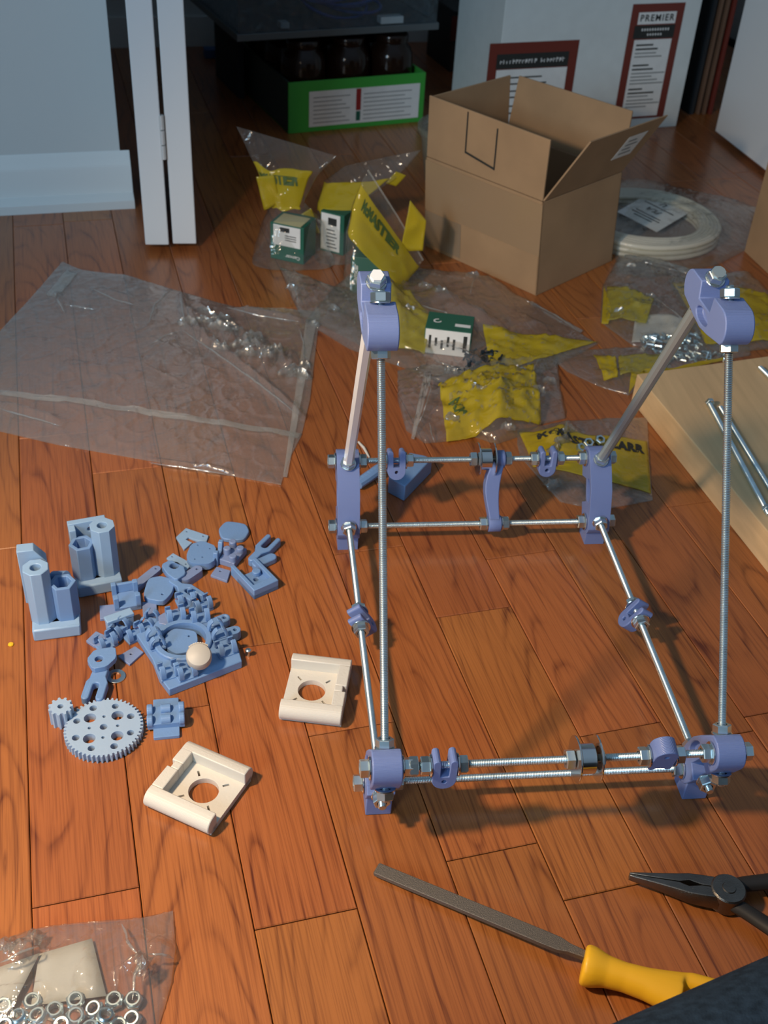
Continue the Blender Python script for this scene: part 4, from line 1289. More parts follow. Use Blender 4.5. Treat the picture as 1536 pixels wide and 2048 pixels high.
# --- green tray of dark jars
ga = at(577, 268); gb = at(845, 243); ge = (gb - ga).normalized(); gn = Vector((-ge.y, ge.x, 0)); gw = (gb - ga).length
tr = thing('jar_tray', 'lime green cardboard tray holding dark jars in the closet', 'tray', (ga + gb) / 2)
TD = 0.30; th_ = 0.004; zt = 0.092
QG = [ga, gb, gb + EZ * zt, ga + EZ * zt]
slabq(MB(), QG, gn, th_).build('front_panel', M_LIME, tr, world=True, smooth=0, bevel=.0006)
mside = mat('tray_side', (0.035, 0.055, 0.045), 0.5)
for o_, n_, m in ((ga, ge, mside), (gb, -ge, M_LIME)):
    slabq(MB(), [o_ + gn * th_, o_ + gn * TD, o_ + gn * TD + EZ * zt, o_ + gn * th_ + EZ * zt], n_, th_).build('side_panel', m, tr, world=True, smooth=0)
slabq(MB(), [ga + gn * TD, gb + gn * TD, gb + gn * TD + EZ * zt, ga + gn * TD + EZ * zt], gn, th_).build('back_panel', M_LIME, tr, world=True, smooth=0)
slabq(MB(), [ga + gn * th_, gb + gn * th_, gb + gn * TD, ga + gn * TD], EZ, .003).build('bottom', M_LIME, tr, world=True, smooth=0)
mb = MB(); on_quad(QG, .145, .10, .96, .80, .0004, mb); lab = mb.build('paper_label', M_PAPER, tr, world=True, smooth=0)
def tsub(mb, name, m):
    o = mb.build(name, m, None, smooth=0); o.data.transform(root_inv(tr)); o.parent = lab
mb = MB()
for i in range(7): on_quad(QG, .175, .17 + .083 * i, .44 - .03 * (i % 3), .185 + .083 * i, .0008, mb); on_quad(QG, .54, .17 + .083 * i, .90 - .05 * (i % 2), .185 + .083 * i, .0008, mb)
tsub(mb, 'label_print', M_GINK)
mb = MB(); on_quad(QG, .485, .36, .52, .79, .0008, mb); tsub(mb, 'red_bar', mat('red_bar', (.30, .02, .02), .5))
mb = MB(); on_quad(QG, .487, .15, .518, .34, .0008, mb); tsub(mb, 'green_bar', M_GREEN)
ji = 0
for r_ in range(3):
    for k in range(3):
        c = ga + ge * (.047 + .0885 * k) + gn * (.052 + .092 * r_) + EZ * .0031
        lb = ('front row', 'middle row', 'back row')[r_] + ', ' + ('left', 'middle', 'right')[k]
        j = thing('jar', 'dark glass jar in the green tray, ' + lb, 'jar', c, 0, 'dark jars in the tray')
        MB().turn(c, EZ, [(.034, 0), (.041, .004), (.042, .01), (.042, .100), (.041, .114), (.037, .126), (.030, .133), (.029, .136)], 28).build('glass_body', M_JAR, j, world=True, smooth=60)
        MB().turn(c, EZ, [(.0305, .1365), (.0315, .138), (.0315, .149), (.030, .151), (.0005, .151)], 28).build('lid', M_JAR, j, world=True, smooth=40)

# --- grey translucent storage drawer above the tray
b0 = ga + gn * .02 - ge * .085; bw = .385; bd_ = .36; z0, z1 = .163, .34
st = thing('storage_drawer', 'grey translucent plastic drawer unit above the jar tray', 'drawer', b0 + ge * bw / 2 + gn * bd_ / 2)
def sb_(u0, u1, v0, v1, za, zb_, name, m, bevel=0.0):
    M = ident(b0, ge, gn, EZ)
    return MB().box(((u0 + u1) / 2, (v0 + v1) / 2, (za + zb_) / 2), (u1 - u0, v1 - v0, zb_ - za), M).build(name, m, st, world=True, smooth=0, bevel=bevel)
sb_(0, bw, 0, .004, z0 + .012, z1, 'front_panel', M_BIN)
sb_(0, .004, .004, bd_, z0 + .012, z1, 'side_panel', M_BIN); sb_(bw - .004, bw, .004, bd_, z0 + .012, z1, 'side_panel', M_BIN)
sb_(0, bw, bd_ - .004, bd_, z0 + .012, z1, 'back_panel', M_BIN)
sb_(-.004, bw + .004, -.003, bd_, z0, z0 + .012, 'bottom', M_BINF, .001)
sb_(-.008, bw + .008, -.006, bd_, z1, z1 + .02, 'top', M_BIN, .001)
for v in (.20, bd_ - .015):
    u = bw - .012
    sb_(u - .01, u + .01, v - .01, v + .01, 0, z0, 'leg', M_BINF, .002)
sb_(.060, .072, .20, bd_ - .005, 0, z0, 'shade_panel', M_DARK)  # added dark panel: stands in for closet shade, hides the lit floor beside the tray
# things inside it
M = ident(b0, ge, gn, EZ)
cb_ = M @ Vector((.235, .10, z0 + .03))
mb = MB(); rr = random.Random(8)
for k in range(9):
    r_ = rr.uniform(.045, .07); zz = rr.uniform(.0, .05); tx, ty = rr.uniform(-.25, .25), rr.uniform(.1, .6); ox = rr.uniform(-.02, .02)
    pts = []
    for i in range(33):
        a_ = 2 * pi * i / 32
        p = Vector((r_ * cos(a_) * 1.2, r_ * sin(a_) * .7, 0)); p.z = p.x * tx + p.y * ty
        pts.append(cb_ + M.to_3x3() @ (p + Vector((ox, 0, zz))))
    mb.tube(pts, .0030, 8)
solo(mb, 'cable_coil', M_CABLE, 'coil of blue cable inside the grey drawer', 'cable', cb_)
for i, (u, v, w_, h_, lb) in enumerate(((.295, .012, .045, .012, 'white card lying at the right front of the grey drawer'), (.09, .02, .016, .010, 'small pale tag low at the left of the grey drawer'), (.09, .025, .016, .010, 'small pale tag higher at the left of the grey drawer'))):
    c = M @ Vector((u, v, z0 + .014 + (.055 if i == 2 else 0)))
    solo(MB().box((0, 0, h_ / 2), (w_, .02, h_), ident(c, ge, gn, EZ)), 'paper_tag', M_PAPER, lb, 'paper', c, None, .0008, 0)
# small blue box at the closet's back wall
c = at(427, 113); leanbox('blue_box', mat('blue_box', (.05, .12, .30), .5), 'small blue box at the foot of the closet back wall', 'box', c + EZ * .0, 9.65, .040, .03, .018)

# --- translucent tub behind the open box
c = Vector((0.268, 1.352, 0))
tb = thing('plastic_tub', 'translucent round plastic tub half hidden behind the open box', 'tub', c)
MB().turn(c, EZ, [(.058, 0), (.064, .003), (.076, .088), (.074, .088), (.0625, .005), (.0005, .005)], 36, cap=False).build('tub_body', M_TUB, tb, world=True, smooth=60)
MB().turn(c, EZ, [(.079, .084), (.081, .086), (.081, .096), (.078, .098), (.070, .096), (.0005, .096)], 36, cap=False).build('lid', M_TUB, tb, world=True, smooth=60)

# --- coil of filament with its card
zc = .026; cc = at(1291, 428, zc); cc.z = 0
fc = thing('filament_coil', 'flat coil of natural white filament in a clear bag right of the open box', 'coil', cc)
for k in range(6):
    for j in range(3):
        r_ = .089 + k * .0056
        pts = [cc + Vector((r_ * cos(2 * pi * i / 48), r_ * sin(2 * pi * i / 48), .0035 + j * .0082 + .0012 * sin(3 * 2 * pi * i / 48 + k))) for i in range(49)]
        MB().tube(pts, .0041, 8).build('filament_loop', M_FILAM, fc, world=True, smooth=80)
MB().turn(cc, EZ, [(.0005, .004), (.086, .004), (.086, .0055), (.0005, .0055)], 40, cap=False).build('backing_disc', mat('mauve_card', (.24, .19, .17), .7), fc, world=True)
qc = [at(1314, 464, .016), at(1378, 426, .016), at(1300, 386, .016), at(1234, 424, .016)]
card = thing('spool_card', 'white paper card lettered PLA lying inside the filament coil', 'card', sum(qc, Vector()) / 4)
slabq(MB(), qc, EZ, .0006).build('card_sheet', M_PAPER, card, world=True, smooth=0)
qt = [p + EZ * .0006 for p in [qc[1], qc[2], qc[3], qc[0]]]
mb = MB(); text_on(qt, 'PLA', .52, .47, .013, .0005, mb, .0006, rot=0); text_on(qt, 'U', .50, .17, .012, .0005, mb, .0006)
for i, (v, w_) in enumerate(((.66, .30), (.74, .34), (.82, .22), (.32, .36))): on_quad(qt, .5 - w_, v - .012, .5 + w_, v + .012, .0004, mb)
mb.build('lettering', M_INK, card, world=True, smooth=0)
# ------------------------------------------------------------------ plastic bags
def poly_at(pl, t):
    L = [0.0]
    for a, b in zip(pl[:-1], pl[1:]): L.append(L[-1] + (b - a).length)
    d = t * L[-1]
    for i in range(len(pl) - 1):
        if d <= L[i + 1] or i == len(pl) - 2:
            s = (d - L[i]) / max(1e-9, L[i + 1] - L[i]); return pl[i] * (1 - s) + pl[i + 1] * s

class Bag:
    """a film pouch lying on the floor: four outline edges, puffed and creased"""
    def __init__(s, name, label, B, R, T, L, h, seed, amp=0.004, nscale=22, group='plastic bags', m=None, n=44, sharp=2.0, zmin=0.0012, creases=(), cat='bag'):
        f = lambda pl: [at(*p) for p in pl]
        s.B, s.R, s.T, s.L = f(B), f(R), f(T), f(L)
        s.h, s.seed, s.amp, s.ns, s.sharp, s.zmin, s.cr = h, seed, amp, nscale, sharp, zmin, [[at(*p) for p in c[:2]] + list(c[2:]) for c in creases]
        c = (s.B[0] + s.B[-1] + s.T[0] + s.T[-1]) / 4
        s.root = thing(name, label, cat, c, 0, group)
        N_ = n
        top = [[s.P(i / N_, j / N_) for i in range(N_ + 1)] for j in range(N_ + 1)]
        vs_ = [p for r in top for p in r]
        bot = [Vector((p.x, p.y, 0.0005)) for p in vs_]
        W_ = N_ + 1; nv = W_ * W_; fs = []
        for j in range(N_):
            for i in range(N_):
                a = j * W_ + i
                fs.append((a, a + 1, a + W_ + 1, a + W_)); fs.append((nv + a, nv + a + W_, nv + a + W_ + 1, nv + a + 1))
        edge = [i for i in range(W_)] + [j * W_ + N_ for j in range(1, W_)] + [N_ * W_ + i for i in range(N_ - 1, -1, -1)] + [j * W_ for j in range(N_ - 1, 0, -1)]
        for k in range(len(edge)):
            a, b = edge[k], edge[(k + 1) % len(edge)]
            fs.append((a, nv + a, nv + b, b))
        MB().add(vs_ + bot, fs).build('film', m or M_CLEAR, s.root, world=True, smooth=70)
    def flat(s, u, v):
        B, T = poly_at(s.B, u), poly_at(s.T, u); L, R = poly_at(s.L, v), poly_at(s.R, v)
        c = B * (1 - v) + T * v + L * (1 - u) + R * u - (s.B[0] * (1 - u) * (1 - v) + s.B[-1] * u * (1 - v) + s.T[0] * (1 - u) * v + s.T[-1] * u * v)
        return c
    def P(s, u, v):
        p = s.flat(u, v)
        e = (max(0.0, sin(pi * min(1, max(0, u)))) * max(0.0, sin(pi * min(1, max(0, v))))) ** 0.6
        q = Vector((p.x * s.ns, p.y * s.ns, s.seed * 7.3))
        rid = 1 - abs(noise.noise(q)) * s.sharp
        rid2 = 1 - abs(noise.noise(q * 2.3 + Vector((3, 1, s.seed)))) * s.sharp
        rid3 = max(0, 1 - abs(noise.noise(q * 1.6 + Vector((9, s.seed, 2)))) * 14)
        lo = noise.noise(Vector((p.x * 7, p.y * 7, s.seed * 3.1)))
        z = s.zmin + e * (s.h * (0.75 + 0.5 * lo)) + s.amp * (0.25 + 0.75 * e) * (max(0, rid * .7 + rid2 * .3) + .55 * rid3)
        for a, b, hh, ww in s.cr:
            ab = b - a; t = max(0, min(1, (p - a).dot(ab) / ab.length_squared)); d = (p - (a + ab * t)).length
            z += hh * max(0, 1 - d / ww) ** 1.3 * min(1, 4 * t + .3) * min(1, 4 * (1 - t) + .3)
        p.z = max(0.0012, z)
        return p
    def z(s, x, y):
        """height of the film over a floor point (coarse search)"""
        best = None
        for i in range(25):
            for j in range(25):
                p = s.P(i / 24, j / 24); d = (p.x - x) ** 2 + (p.y - y) ** 2
                if best is None or d < best[0]: best = (d, p.z)
        return best[1]
    def fold(s, pts, r=.0013, m=None, name='fold', lift=.0004):
        """a rounded crease running over the film"""
        P = []
        for a, b in zip(pts[:-1], pts[1:]):
            for k in range(10):
                p = at(a[0] + (b[0] - a[0]) * k / 10, a[1] + (b[1] - a[1]) * k / 10, .006)
                for _ in range(2):
                    z = s.zf(p.x, p.y); p = at(a[0] + (b[0] - a[0]) * k / 10, a[1] + (b[1] - a[1]) * k / 10, z)
                P.append(Vector((p.x + .0012 * noise.noise(p * 90), p.y + .0012 * noise.noise(p * 77 + Vector((5, 0, 0))), p.z + lift)))
        n = len(P); rr_ = [r * (.25 + .75 * min(1, 5 * i / n, 5 * (n - 1 - i) / n)) * (.7 + .6 * abs(noise.noise(P[i] * 60))) for i in range(n)]
        return MB().tube(P, rr_, 10).build(name, m or M_FOLD, s.root, world=True, smooth=80)
    def pleat(s, px, py, L, h, w, seed, yaw=0.0):
        """a small jagged standing pleat in the film"""
        R_ = random.Random(seed); c = at(px, py, .008); z0 = max(.001, s.zf(c.x, c.y) - .002)
        ex = Vector((cos(yaw), sin(yaw), 0)); ey = Vector((-ex.y, ex.x, 0)); k = 7; rows = [[], [], []]
        for i in range(k + 1):
            t = i / k; env = sin(pi * min(1, max(0.02, t))) ** .6; hh = h * env * R_.uniform(.45, 1.15)
            b = Vector((c.x, c.y, z0)) + ex * (L * (t - .5)) + ey * (R_.uniform(-.3, .3) * w)
            rows[0].append(b - ey * w * R_.uniform(.7, 1.2)); rows[1].append(b + EZ * (hh + .0015) - ey * (w * R_.uniform(-.1, .35))); rows[2].append(b + ey * w)
        vs_ = [p for r in rows for p in r]; n = k + 1; fs = []
        for j in range(2):
            for i in range(k): fs.append((j * n + i, j * n + i + 1, (j + 1) * n + i + 1, (j + 1) * n + i))
        o = MB().add(vs_, fs).build('crumple', M_CRUMP, s.root, world=True, smooth=15)
        so = o.modifiers.new('thickness', 'SOLIDIFY'); so.thickness = .0002
        return o
    def patch(s, name, m, quad, off=0.0006, n=26, label=None, flatz=None):
        """a printed or paper field following the film; quad = pixels bl, br, tr, tl in the bag's surface"""
        zs = [0.0] * 4; q = [at(*p) for p in quad]
        for k in range(4):
            for _ in range(3):
                zs[k] = s.z(q[k].x, q[k].y) if flatz is None else flatz
                q[k] = at(*quad[k], zs[k])
        s.q = q
        vs_ = []; fs = []
        for j in range(n + 1):
            for i in range(n + 1):
                vs_.append(s.on(i / n, j / n, off, flatz))
        for j in range(n):
            for i in range(n):
                a = j * (n + 1) + i; fs.append((a, a + 1, a + n + 2, a + n + 1))
        o = MB().add(vs_, fs).build(name, m, s.root, world=True, smooth=70)
        so = o.modifiers.new('thickness', 'SOLIDIFY'); so.thickness = 0.0002; so.offset = 1
        if label: o['label'] = label
        s.last = o
        return o
    def zf(s, x, y):
        # invert the outline map by a few Newton steps
        u = v = .5
        for _ in range(8):
            p = s.flat(u, v); e = 1e-3
            pu = (s.flat(min(1, u + e), v) - s.flat(max(0, u - e), v)); pv = (s.flat(u, min(1, v + e)) - s.flat(u, max(0, v - e)))
            du = min(1, u + e) - max(0, u - e); dv = min(1, v + e) - max(0, v - e)
            a, b, c, d = pu.x / du, pv.x / dv, pu.y / du, pv.y / dv
            det = a * d - b * c
            if abs(det) < 1e-9: break
            rx, ry = x - p.x, y - p.y
            u = min(1, max(0, u + (d * rx - b * ry) / det)); v = min(1, max(0, v + (-c * rx + a * ry) / det))
        return s.P(u, v).z
    def on(s, u, v, off, flatz=None):
        p = lerp2(s.q, u, v)
        p.z = (s.zf(p.x, p.y) if flatz is None else flatz) + off
        return p
    def letter(s, body, u, v, hgt, bold=0.0012, m=None, space=1.0, rot=0.0, sq=1.0):
        """lettering mapped onto the last patch"""
        vs_, fs = text_geo(body, hgt * 1.4, bold, 'CENTER', space)
        lu = (s.q[1] - s.q[0]).length; lv = (s.q[3] - s.q[0]).length
        ca, sa = cos(rot), sin(rot); P = []
        for p in vs_:
            x, y = p.x * sq, p.y
            P.append(s.on(u + (x * ca - y * sa) / lu, v + (x * sa + y * ca) / lv, 0.0013))
        o = MB().add(P, fs).build('lettering', m or M_BAND, None, smooth=0)
        o.data.transform(root_inv(s.root)); o.parent = s.last
        return o

def sheet(root, name, m, pts, nx, seed, amp, ns=30, label=None, thick=0.0002):
    """a crumpled free quad between four points in space (bl, br, tr, tl)"""
    q = [Vector(p) for p in pts]; n = (q[1] - q[0]).cross(q[3] - q[0]).normalized()
    vs_ = []; fs = []
    for j in range(nx + 1):
        for i in range(nx + 1):
            p = lerp2(q, i / nx, j / nx); w = Vector((p.x * ns, p.y * ns, p.z * ns + seed))
            vs_.append(p + n * (amp * (1 - 2 * abs(noise.noise(w)))))
    for j in range(nx):
        for i in range(nx):
            a = j * (nx + 1) + i; fs.append((a, a + 1, a + nx + 2, a + nx + 1))
    o = MB().add(vs_, fs).build(name, m, root, world=True, smooth=70)
    so = o.modifiers.new('thickness', 'SOLIDIFY'); so.thickness = thick
    if label: o['label'] = label
    return o

def standing(name, label, secs, seed, amp=.0025, nv=40, nu=44, m=None):
    """a bag standing or leaning: sections from the bottom to the flat sealed top; each = (px left, px right, depth Y, half thickness)"""
    S_ = []
    for pl_, pr_, Y, b in secs:
        a = atY(*pl_, Y); c = atY(*pr_, Y)
        for q in (a, c): q.z = max(q.z, 0.0015)
        A = (c - a) / 2; Bv = Vector((-A.y, A.x, 0)); Bv = Vector((0, 1, 0)) if Bv.length < 1e-4 else Bv.normalized()
        S_.append(((a + c) / 2, A, Bv * b))
    c0 = S_[0][0].copy(); c0.z = 0
    root = thing(name, label, 'bag', c0, 0, 'plastic bags')
    def at_v(v):
        f = v * (len(S_) - 1); i = min(int(f), len(S_) - 2); t = f - i; t = t * t * (3 - 2 * t)
        return [S_[i][k] * (1 - t) + S_[i + 1][k] * t for k in range(3)]
    def P(th, v, off=0.0):
        c, A, B_ = at_v(v)
        ct, st = cos(th), sin(th)
        sp = lambda x: math.copysign(abs(x) ** 0.7, x)
        p = c + A * sp(ct) + B_ * sp(st)
        w = Vector((p.x * 34, p.y * 34, p.z * 26 + seed * 5.1))
        k = amp * (1 - 2.2 * abs(noise.noise(w))) * (1 if v < .93 else .3)
        nrm = (A.normalized() * ct * .4 + B_.normalized() * st)
        p = p + nrm * (k + off)
        p.z = max(p.z, .0012)
        return p
    rings = [[P(2 * pi * i / nu, j / nv) for i in range(nu)] for j in range(nv + 1)]
    MB().rings(rings, True).build('film', m or M_STAND, root, world=True, smooth=70)
    def band(name2, mm, t0, t1, v0, v1, off=.0008, k=22, label=None):
        vs_ = [P(t0 + (t1 - t0) * i / k, v0 + (v1 - v0) * j / k + .05 * noise.noise(Vector((4.0 * i / k, seed, 1.5 * j / k))), off) for j in range(k + 1) for i in range(k + 1)]
        fs = [(j * (k + 1) + i, j * (k + 1) + i + 1, (j + 1) * (k + 1) + i + 1, (j + 1) * (k + 1) + i) for j in range(k) for i in range(k)]
        o = MB().add(vs_, fs).build(name2, mm, root, world=True, smooth=70)
        so = o.modifiers.new('thickness', 'SOLIDIFY'); so.thickness = .0002
        if label: o['label'] = label
        return o
    return root, P, band

def word_on(fn, parent, root, body, hgt, bold, m, ax=(1, 0)):
    """lettering mapped through fn(x, y) -> point"""
    vs_, fs = text_geo(body, hgt * 1.4, bold)
    o = MB().add([fn(p.x, p.y) for p in vs_], fs).build('lettering', m, None, smooth=0)
    o.data.transform(root_inv(root)); o.parent = parent

# --- big clear bag on the left
big = Bag('large_clear_bag', 'large empty clear zip bag lying flat on the floor at the left',
    [(-70, 850), (0, 864), (120, 892), (248, 914), (350, 932), (456, 952), (562, 971)],
    [(562, 971), (576, 925), (603, 872), (620, 800), (629, 720), (640, 625)],
    [(125, 525), (165, 542), (250, 550), (340, 575), (400, 592), (470, 611), (560, 612), (640, 618)],
    [(-70, 850), (-45, 745), (0, 664), (62, 598), (125, 525)], 0.006, 1.3, amp=0.0045, nscale=17, m=M_BIGBAG, n=190, sharp=2.6,
    creases=(((365, 655), (606, 838), .012, .010), ((0, 815), (120, 852), .010, .011), ((470, 622), (606, 645), .008, .010), ((300, 925), (470, 950), .006, .009), ((362, 592), (372, 662), .011, .009),
             ((112, 595), (130, 625), .008, .010), ((300, 672), (360, 655), .006, .012), ((200, 585), (270, 612), .006, .012),
             *[((378 + 24 * k + 5 * ((k * 7) % 3), 628 + 10 * k + 9 * (k % 2)), (402 + 22 * k + 8 * ((k * 5) % 3), 668 + 11 * k + 14 * ((k + 1) % 2)), .013, .0085) for k in range(9)],
             *[((420 + 24 * k, 672 + 9 * k - 6 * (k % 2)), (398 + 25 * k, 700 + 9 * k + 8 * (k % 2)), .010, .008) for k in range(7)]), cat='bag')
big.patch('zip_seal', M_SEAL, [(0, 792), (596, 878), (602, 868), (0, 782)], off=.0006, n=40)
big.patch('side_seam', M_SEAL, [(566, 955), (574, 955), (634, 640), (612, 640)], off=.0006, n=30)
big.patch('zip_seal', M_SEAL, [(92, 590), (112, 600), (155, 548), (134, 540)], off=.0006, n=14)

for pts in (((365, 662), (430, 705), (520, 770), (604, 836)), ((0, 818), (60, 835), (125, 853)), ((455, 615), (520, 632), (606, 645)), ((300, 926), (380, 938), (462, 950)),
            ((360, 592), (366, 625), (372, 660)), ((112, 598), (122, 612), (130, 628)), ((300, 690), (330, 672), (362, 662)), ((185, 578), (230, 600), (275, 612)), ((130, 610), (160, 615), (192, 620)),
            ((609, 730), (608, 690), (598, 655)), ((340, 580), (310, 610), (296, 650))):
    big.fold(pts)
rr = random.Random(21)
for k in range(17):
    t = k / 16
    big.pleat(385 + 215 * t + rr.uniform(-14, 14), 632 + 110 * t + rr.uniform(-30, 34), rr.uniform(.014, .034), rr.uniform(.008, .013), rr.uniform(.004, .0065), k, rr.uniform(-.55, .35))

# --- small clear bag of nuts at the lower left
nb = Bag('nut_bag', 'small clear bag of zinc nuts at the lower left corner',
    [(-80, 2160), (60, 2170), (200, 2165), (300, 2130)], [(300, 2130), (318, 2055), (343, 1965), (351, 1895), (346, 1824)],
    [(-80, 1900), (0, 1883), (60, 1863), (105, 1853), (200, 1846), (280, 1838), (346, 1824)], [(-80, 2160), (-85, 2020), (-80, 1900)], 0.0165, 4.2, amp=.006, nscale=24, n=70,
    creases=(((265, 1940), (280, 1965), .010, .018), ((300, 1905), (350, 1922), .008, .012), ((0, 1940), (80, 1905), .010, .02)))
nb.patch('paper_slip', M_SLIP, [(62, 2012), (213, 1992), (184, 1877), (78, 1908)], flatz=.0035, off=0, n=4, label='blank white paper slip inside the bag')
nb.patch('paper_slip', M_SLIP, [(-60, 2030), (22, 2020), (80, 1906), (-60, 1955)], flatz=.0060, off=0, n=4, label='crumpled white paper slip at the left of the bag')
for pts in (((265, 2000), (270, 1950), (285, 1915)), ((298, 1910), (325, 1910), (350, 1922)), ((0, 1925), (40, 1905), (80, 1890)), ((245, 1850), (255, 1880), (280, 1915))):
    nb.fold(pts, .0011)
for k, (px, py) in enumerate(((288, 1935), (20, 1912), (38, 1902), (70, 1872), (290, 1945))):
    nb.pleat(px, py, .012, .007, .005, 40 + k, -.4)
rr = random.Random(11)
for i, (px, py, lay) in enumerate(((228, 1997, 0), (266, 1997, 0), (264, 2036, 0), (150, 2028, 1), (75, 2030, 1), (36, 2032, 1), (108, 2018, 0), (188, 2016, 0), (124, 2048, 1), (237, 2050, 0), (64, 2000, 0), (150, 1998, 0), (210, 2030, 1),
        (6, 2010, 0), (10, 2050, 1), (52, 2062, 0), (92, 2066, 1), (180, 2055, 1), (228, 2078, 1), (150, 2072, 0), (30, 2085, 1), (272, 2072, 0), (110, 2090, 0), (190, 2092, 0), (-20, 2030, 0))):
    z_ = .0012 + lay * .0062
    c = at(px, py, z_ + .005)
    c.z = z_ + .0028
    ax = Vector((rr.uniform(-.22, .22), rr.uniform(-.35, .1), 1)).normalized()
    solo(MB().nut(c - ax * .0030, ax, R=.0064, h=.0045, hole=.0033, spin=rr.random()).turn(c + ax * .0014, ax, [(.0033, 0), (.0056, 0), (.0055, .0010), (.0046, .0022), (.0036, .0022), (.0033, .0016), (.0033, 0)], 20, False), 'hex_nut', M_ZINC, 'zinc hex nut heaped in the clear bag at the lower left corner', 'nut', c, 'nuts in the clear bag', 0, 25)

# --- green boxes
def gbox(name, p_fr, p_fl, dep, h, label, lab=True, tip=0.0):
    a = at(*p_fl); b = at(*p_fr); ex = (b - a).normalized(); ey = Vector((-ex.y, ex.x, 0)); w = (b - a).length
    t = thing(name, label, 'box', (a + b) / 2 + ey * dep / 2, 0, 'small green boxes')
    q = [a, b, b + ey * dep, a + ey * dep]
    MB().hexa(q, [p + EZ * h for p in q]).build('carton', M_GREEN, t, world=True, smooth=0, bevel=.0006)
    F = [a, b, b + EZ * h, a + EZ * h]
    return t, F, q, h, ex, ey
def gpart(t, mb, name, m, par=None):
    o = mb.build(name, m, None, smooth=0); o.data.transform(root_inv(t)); o.parent = par or t
    return o
t, F, q, h, ex, ey = gbox('green_box', (607, 530), (541, 516), .045, .056, 'small green cardboard box with a white label, inside the leftmost standing bag')
mb = MB(); on_quad(F, .10, .42, .90, .97, .0004, mb); lab_ = gpart(t, mb, 'paper_label', M_PAPER)
mb = MB(); on_quad(F, .30, .80, .58, .92, .0009, mb)
for i in range(3): on_quad(F, .45, .58 + .06 * i, .78, .60 + .06 * i, .0009, mb)
gpart(t, mb, 'label_print', M_INK, lab_)
mb = MB(); text_on(F, 'Camcar', .68, .15, .0052, .0005, mb, .0002, rot=pi); gpart(t, mb, 'white_lettering', M_PAPER)
mb = MB(); Q = [p + EZ * .056 for p in q]; on_quad(Q, .10, .0, .90, .8, .0004, mb); gpart(t, mb, 'paper_label', mat('yellowed_label', (.55, .50, .28), .6))
t, F, q, h, ex, ey = gbox('green_box', (686, 512), (640, 500), .045, .062, 'small green box with a tall white label, just right of the leftmost standing bag')
mb = MB(); on_quad(F, .04, .06, .84, .97, .0004, mb); lab_ = gpart(t, mb, 'paper_label', M_PAPER)
mb = MB(); on_quad(F, .34, .70, .70, .88, .0009, mb)
for i in range(6): on_quad(F, .30 - .03 * (i % 2), .14 + .085 * i, .72 - .1 * (i % 3) * .5, .165 + .085 * i, .0009, mb)
gpart(t, mb, 'label_print', M_INK, lab_)
t, F, q, h, ex, ey = gbox('green_box', (768, 590), (700, 582), .04, .052, 'small green box behind the left top corner of the frame')
mb = MB(); text_on(F, 'Camcar', .14, .5, .007, .0005, mb, .0003, rot=pi / 2); gpart(t, mb, 'white_lettering', M_PAPER)
t, F, q, h, ex, ey = gbox('green_box', (938, 716), (846, 705), .046, .036, 'small green box lying under clear film in the middle of the bags')
mb = MB(); on_quad(F, .02, .02, .98, .98, .0004, mb); lab_ = gpart(t, mb, 'paper_label', M_PAPER)
mb = MB(); on_quad(F, .84, .2, .92, .84, .0009, mb)
for i in range(5): on_quad(F, .10 + .13 * i, .25 + .1 * (i % 2), .15 + .13 * i, .75 - .08 * (i % 3), .0009, mb)
gpart(t, mb, 'label_print', M_INK, lab_)
Q = [p + EZ * .036 for p in q]
mb = MB(); text_on(Q, 'C', .22, .45, .010, .0005, mb, .0004, rot=.6); on_quad(Q, .62, .25, .95, .4, .0004, mb); gpart(t, mb, 'white_lettering', M_PAPER)

# --- standing bags
r1, P1, band1 = standing('zip_bag', 'clear zip bag standing at the far left of the bags, holding a green box',
    [((505, 548), (668, 545), 1.035, .035), ((512, 490), (650, 490), 1.055, .034), ((528, 440), (640, 440), 1.065, .030), ((545, 408), (606, 405), 1.072, .016), ((515, 340), (632, 352), 1.075, .012), ((473, 253), (673, 312), 1.08, .0008)], 2.1)
o = band1('printed_band', M_YBAND, pi * 1.0, pi * 1.72, .56, .86)
word_on(lambda x, y: P1(pi * 1.36 + x / .045, .77 + y / .12, .0016), o, r1, 'McMASTER', .009, .0008, M_BAND)
sheet(r1, 'printed_band', M_YBAND, [atY(*p, 1.07) for p in ((600, 470), (640, 465), (622, 415), (598, 432))], 10, 1, .003)
sheet(r1, 'printed_band', M_YBAND, [atY(*p, 1.06) for p in ((528, 420), (560, 405), (548, 350), (512, 352))], 10, 4, .003)
r2, P2, band2 = standing('zip_bag', 'clear zip bag slumped behind, between the leftmost standing bag and the open box',
    [((628, 520), (712, 520), 1.05, .03), ((632, 460), (706, 455), 1.08, .03), ((636, 405), (720, 400), 1.10, .022), ((650, 362), (800, 350), 1.12, .01), ((690, 332), (842, 300), 1.14, .0008)], 3.7)
o = band2('printed_band', M_YBAND, pi * 1.0, pi * 1.7, .42, .74)
sheet(r2, 'printed_band', M_YBAND, [atY(*p, 1.115) for p in ((770, 365), (792, 372), (812, 350), (792, 342))], 8, 2, .002)
r3, P3, band3 = standing('zip_bag', 'clear zip bag with slanted seal and wide yellow field behind the left top corner',
    [((688, 560), (768, 600), .905, .024), ((694, 470), (800, 570), .93, .028), ((706, 410), (825, 545), .95, .018), ((722, 368), (838, 532), .96, .008), ((736, 340), (846, 520), .965, .0006)], 5.9)
o = band3('printed_band', M_YBAND, pi * 1.02, pi * 1.95, .30, .78)
word_on(lambda x, y: P3(pi * 1.40 + x / .05, .62 + y / .10, .0016), o, r3, 'McMASTER', .008, .0007, M_BAND)
sl = MB(); a_, b_ = atY(736, 340, .963), atY(846, 520, .963)
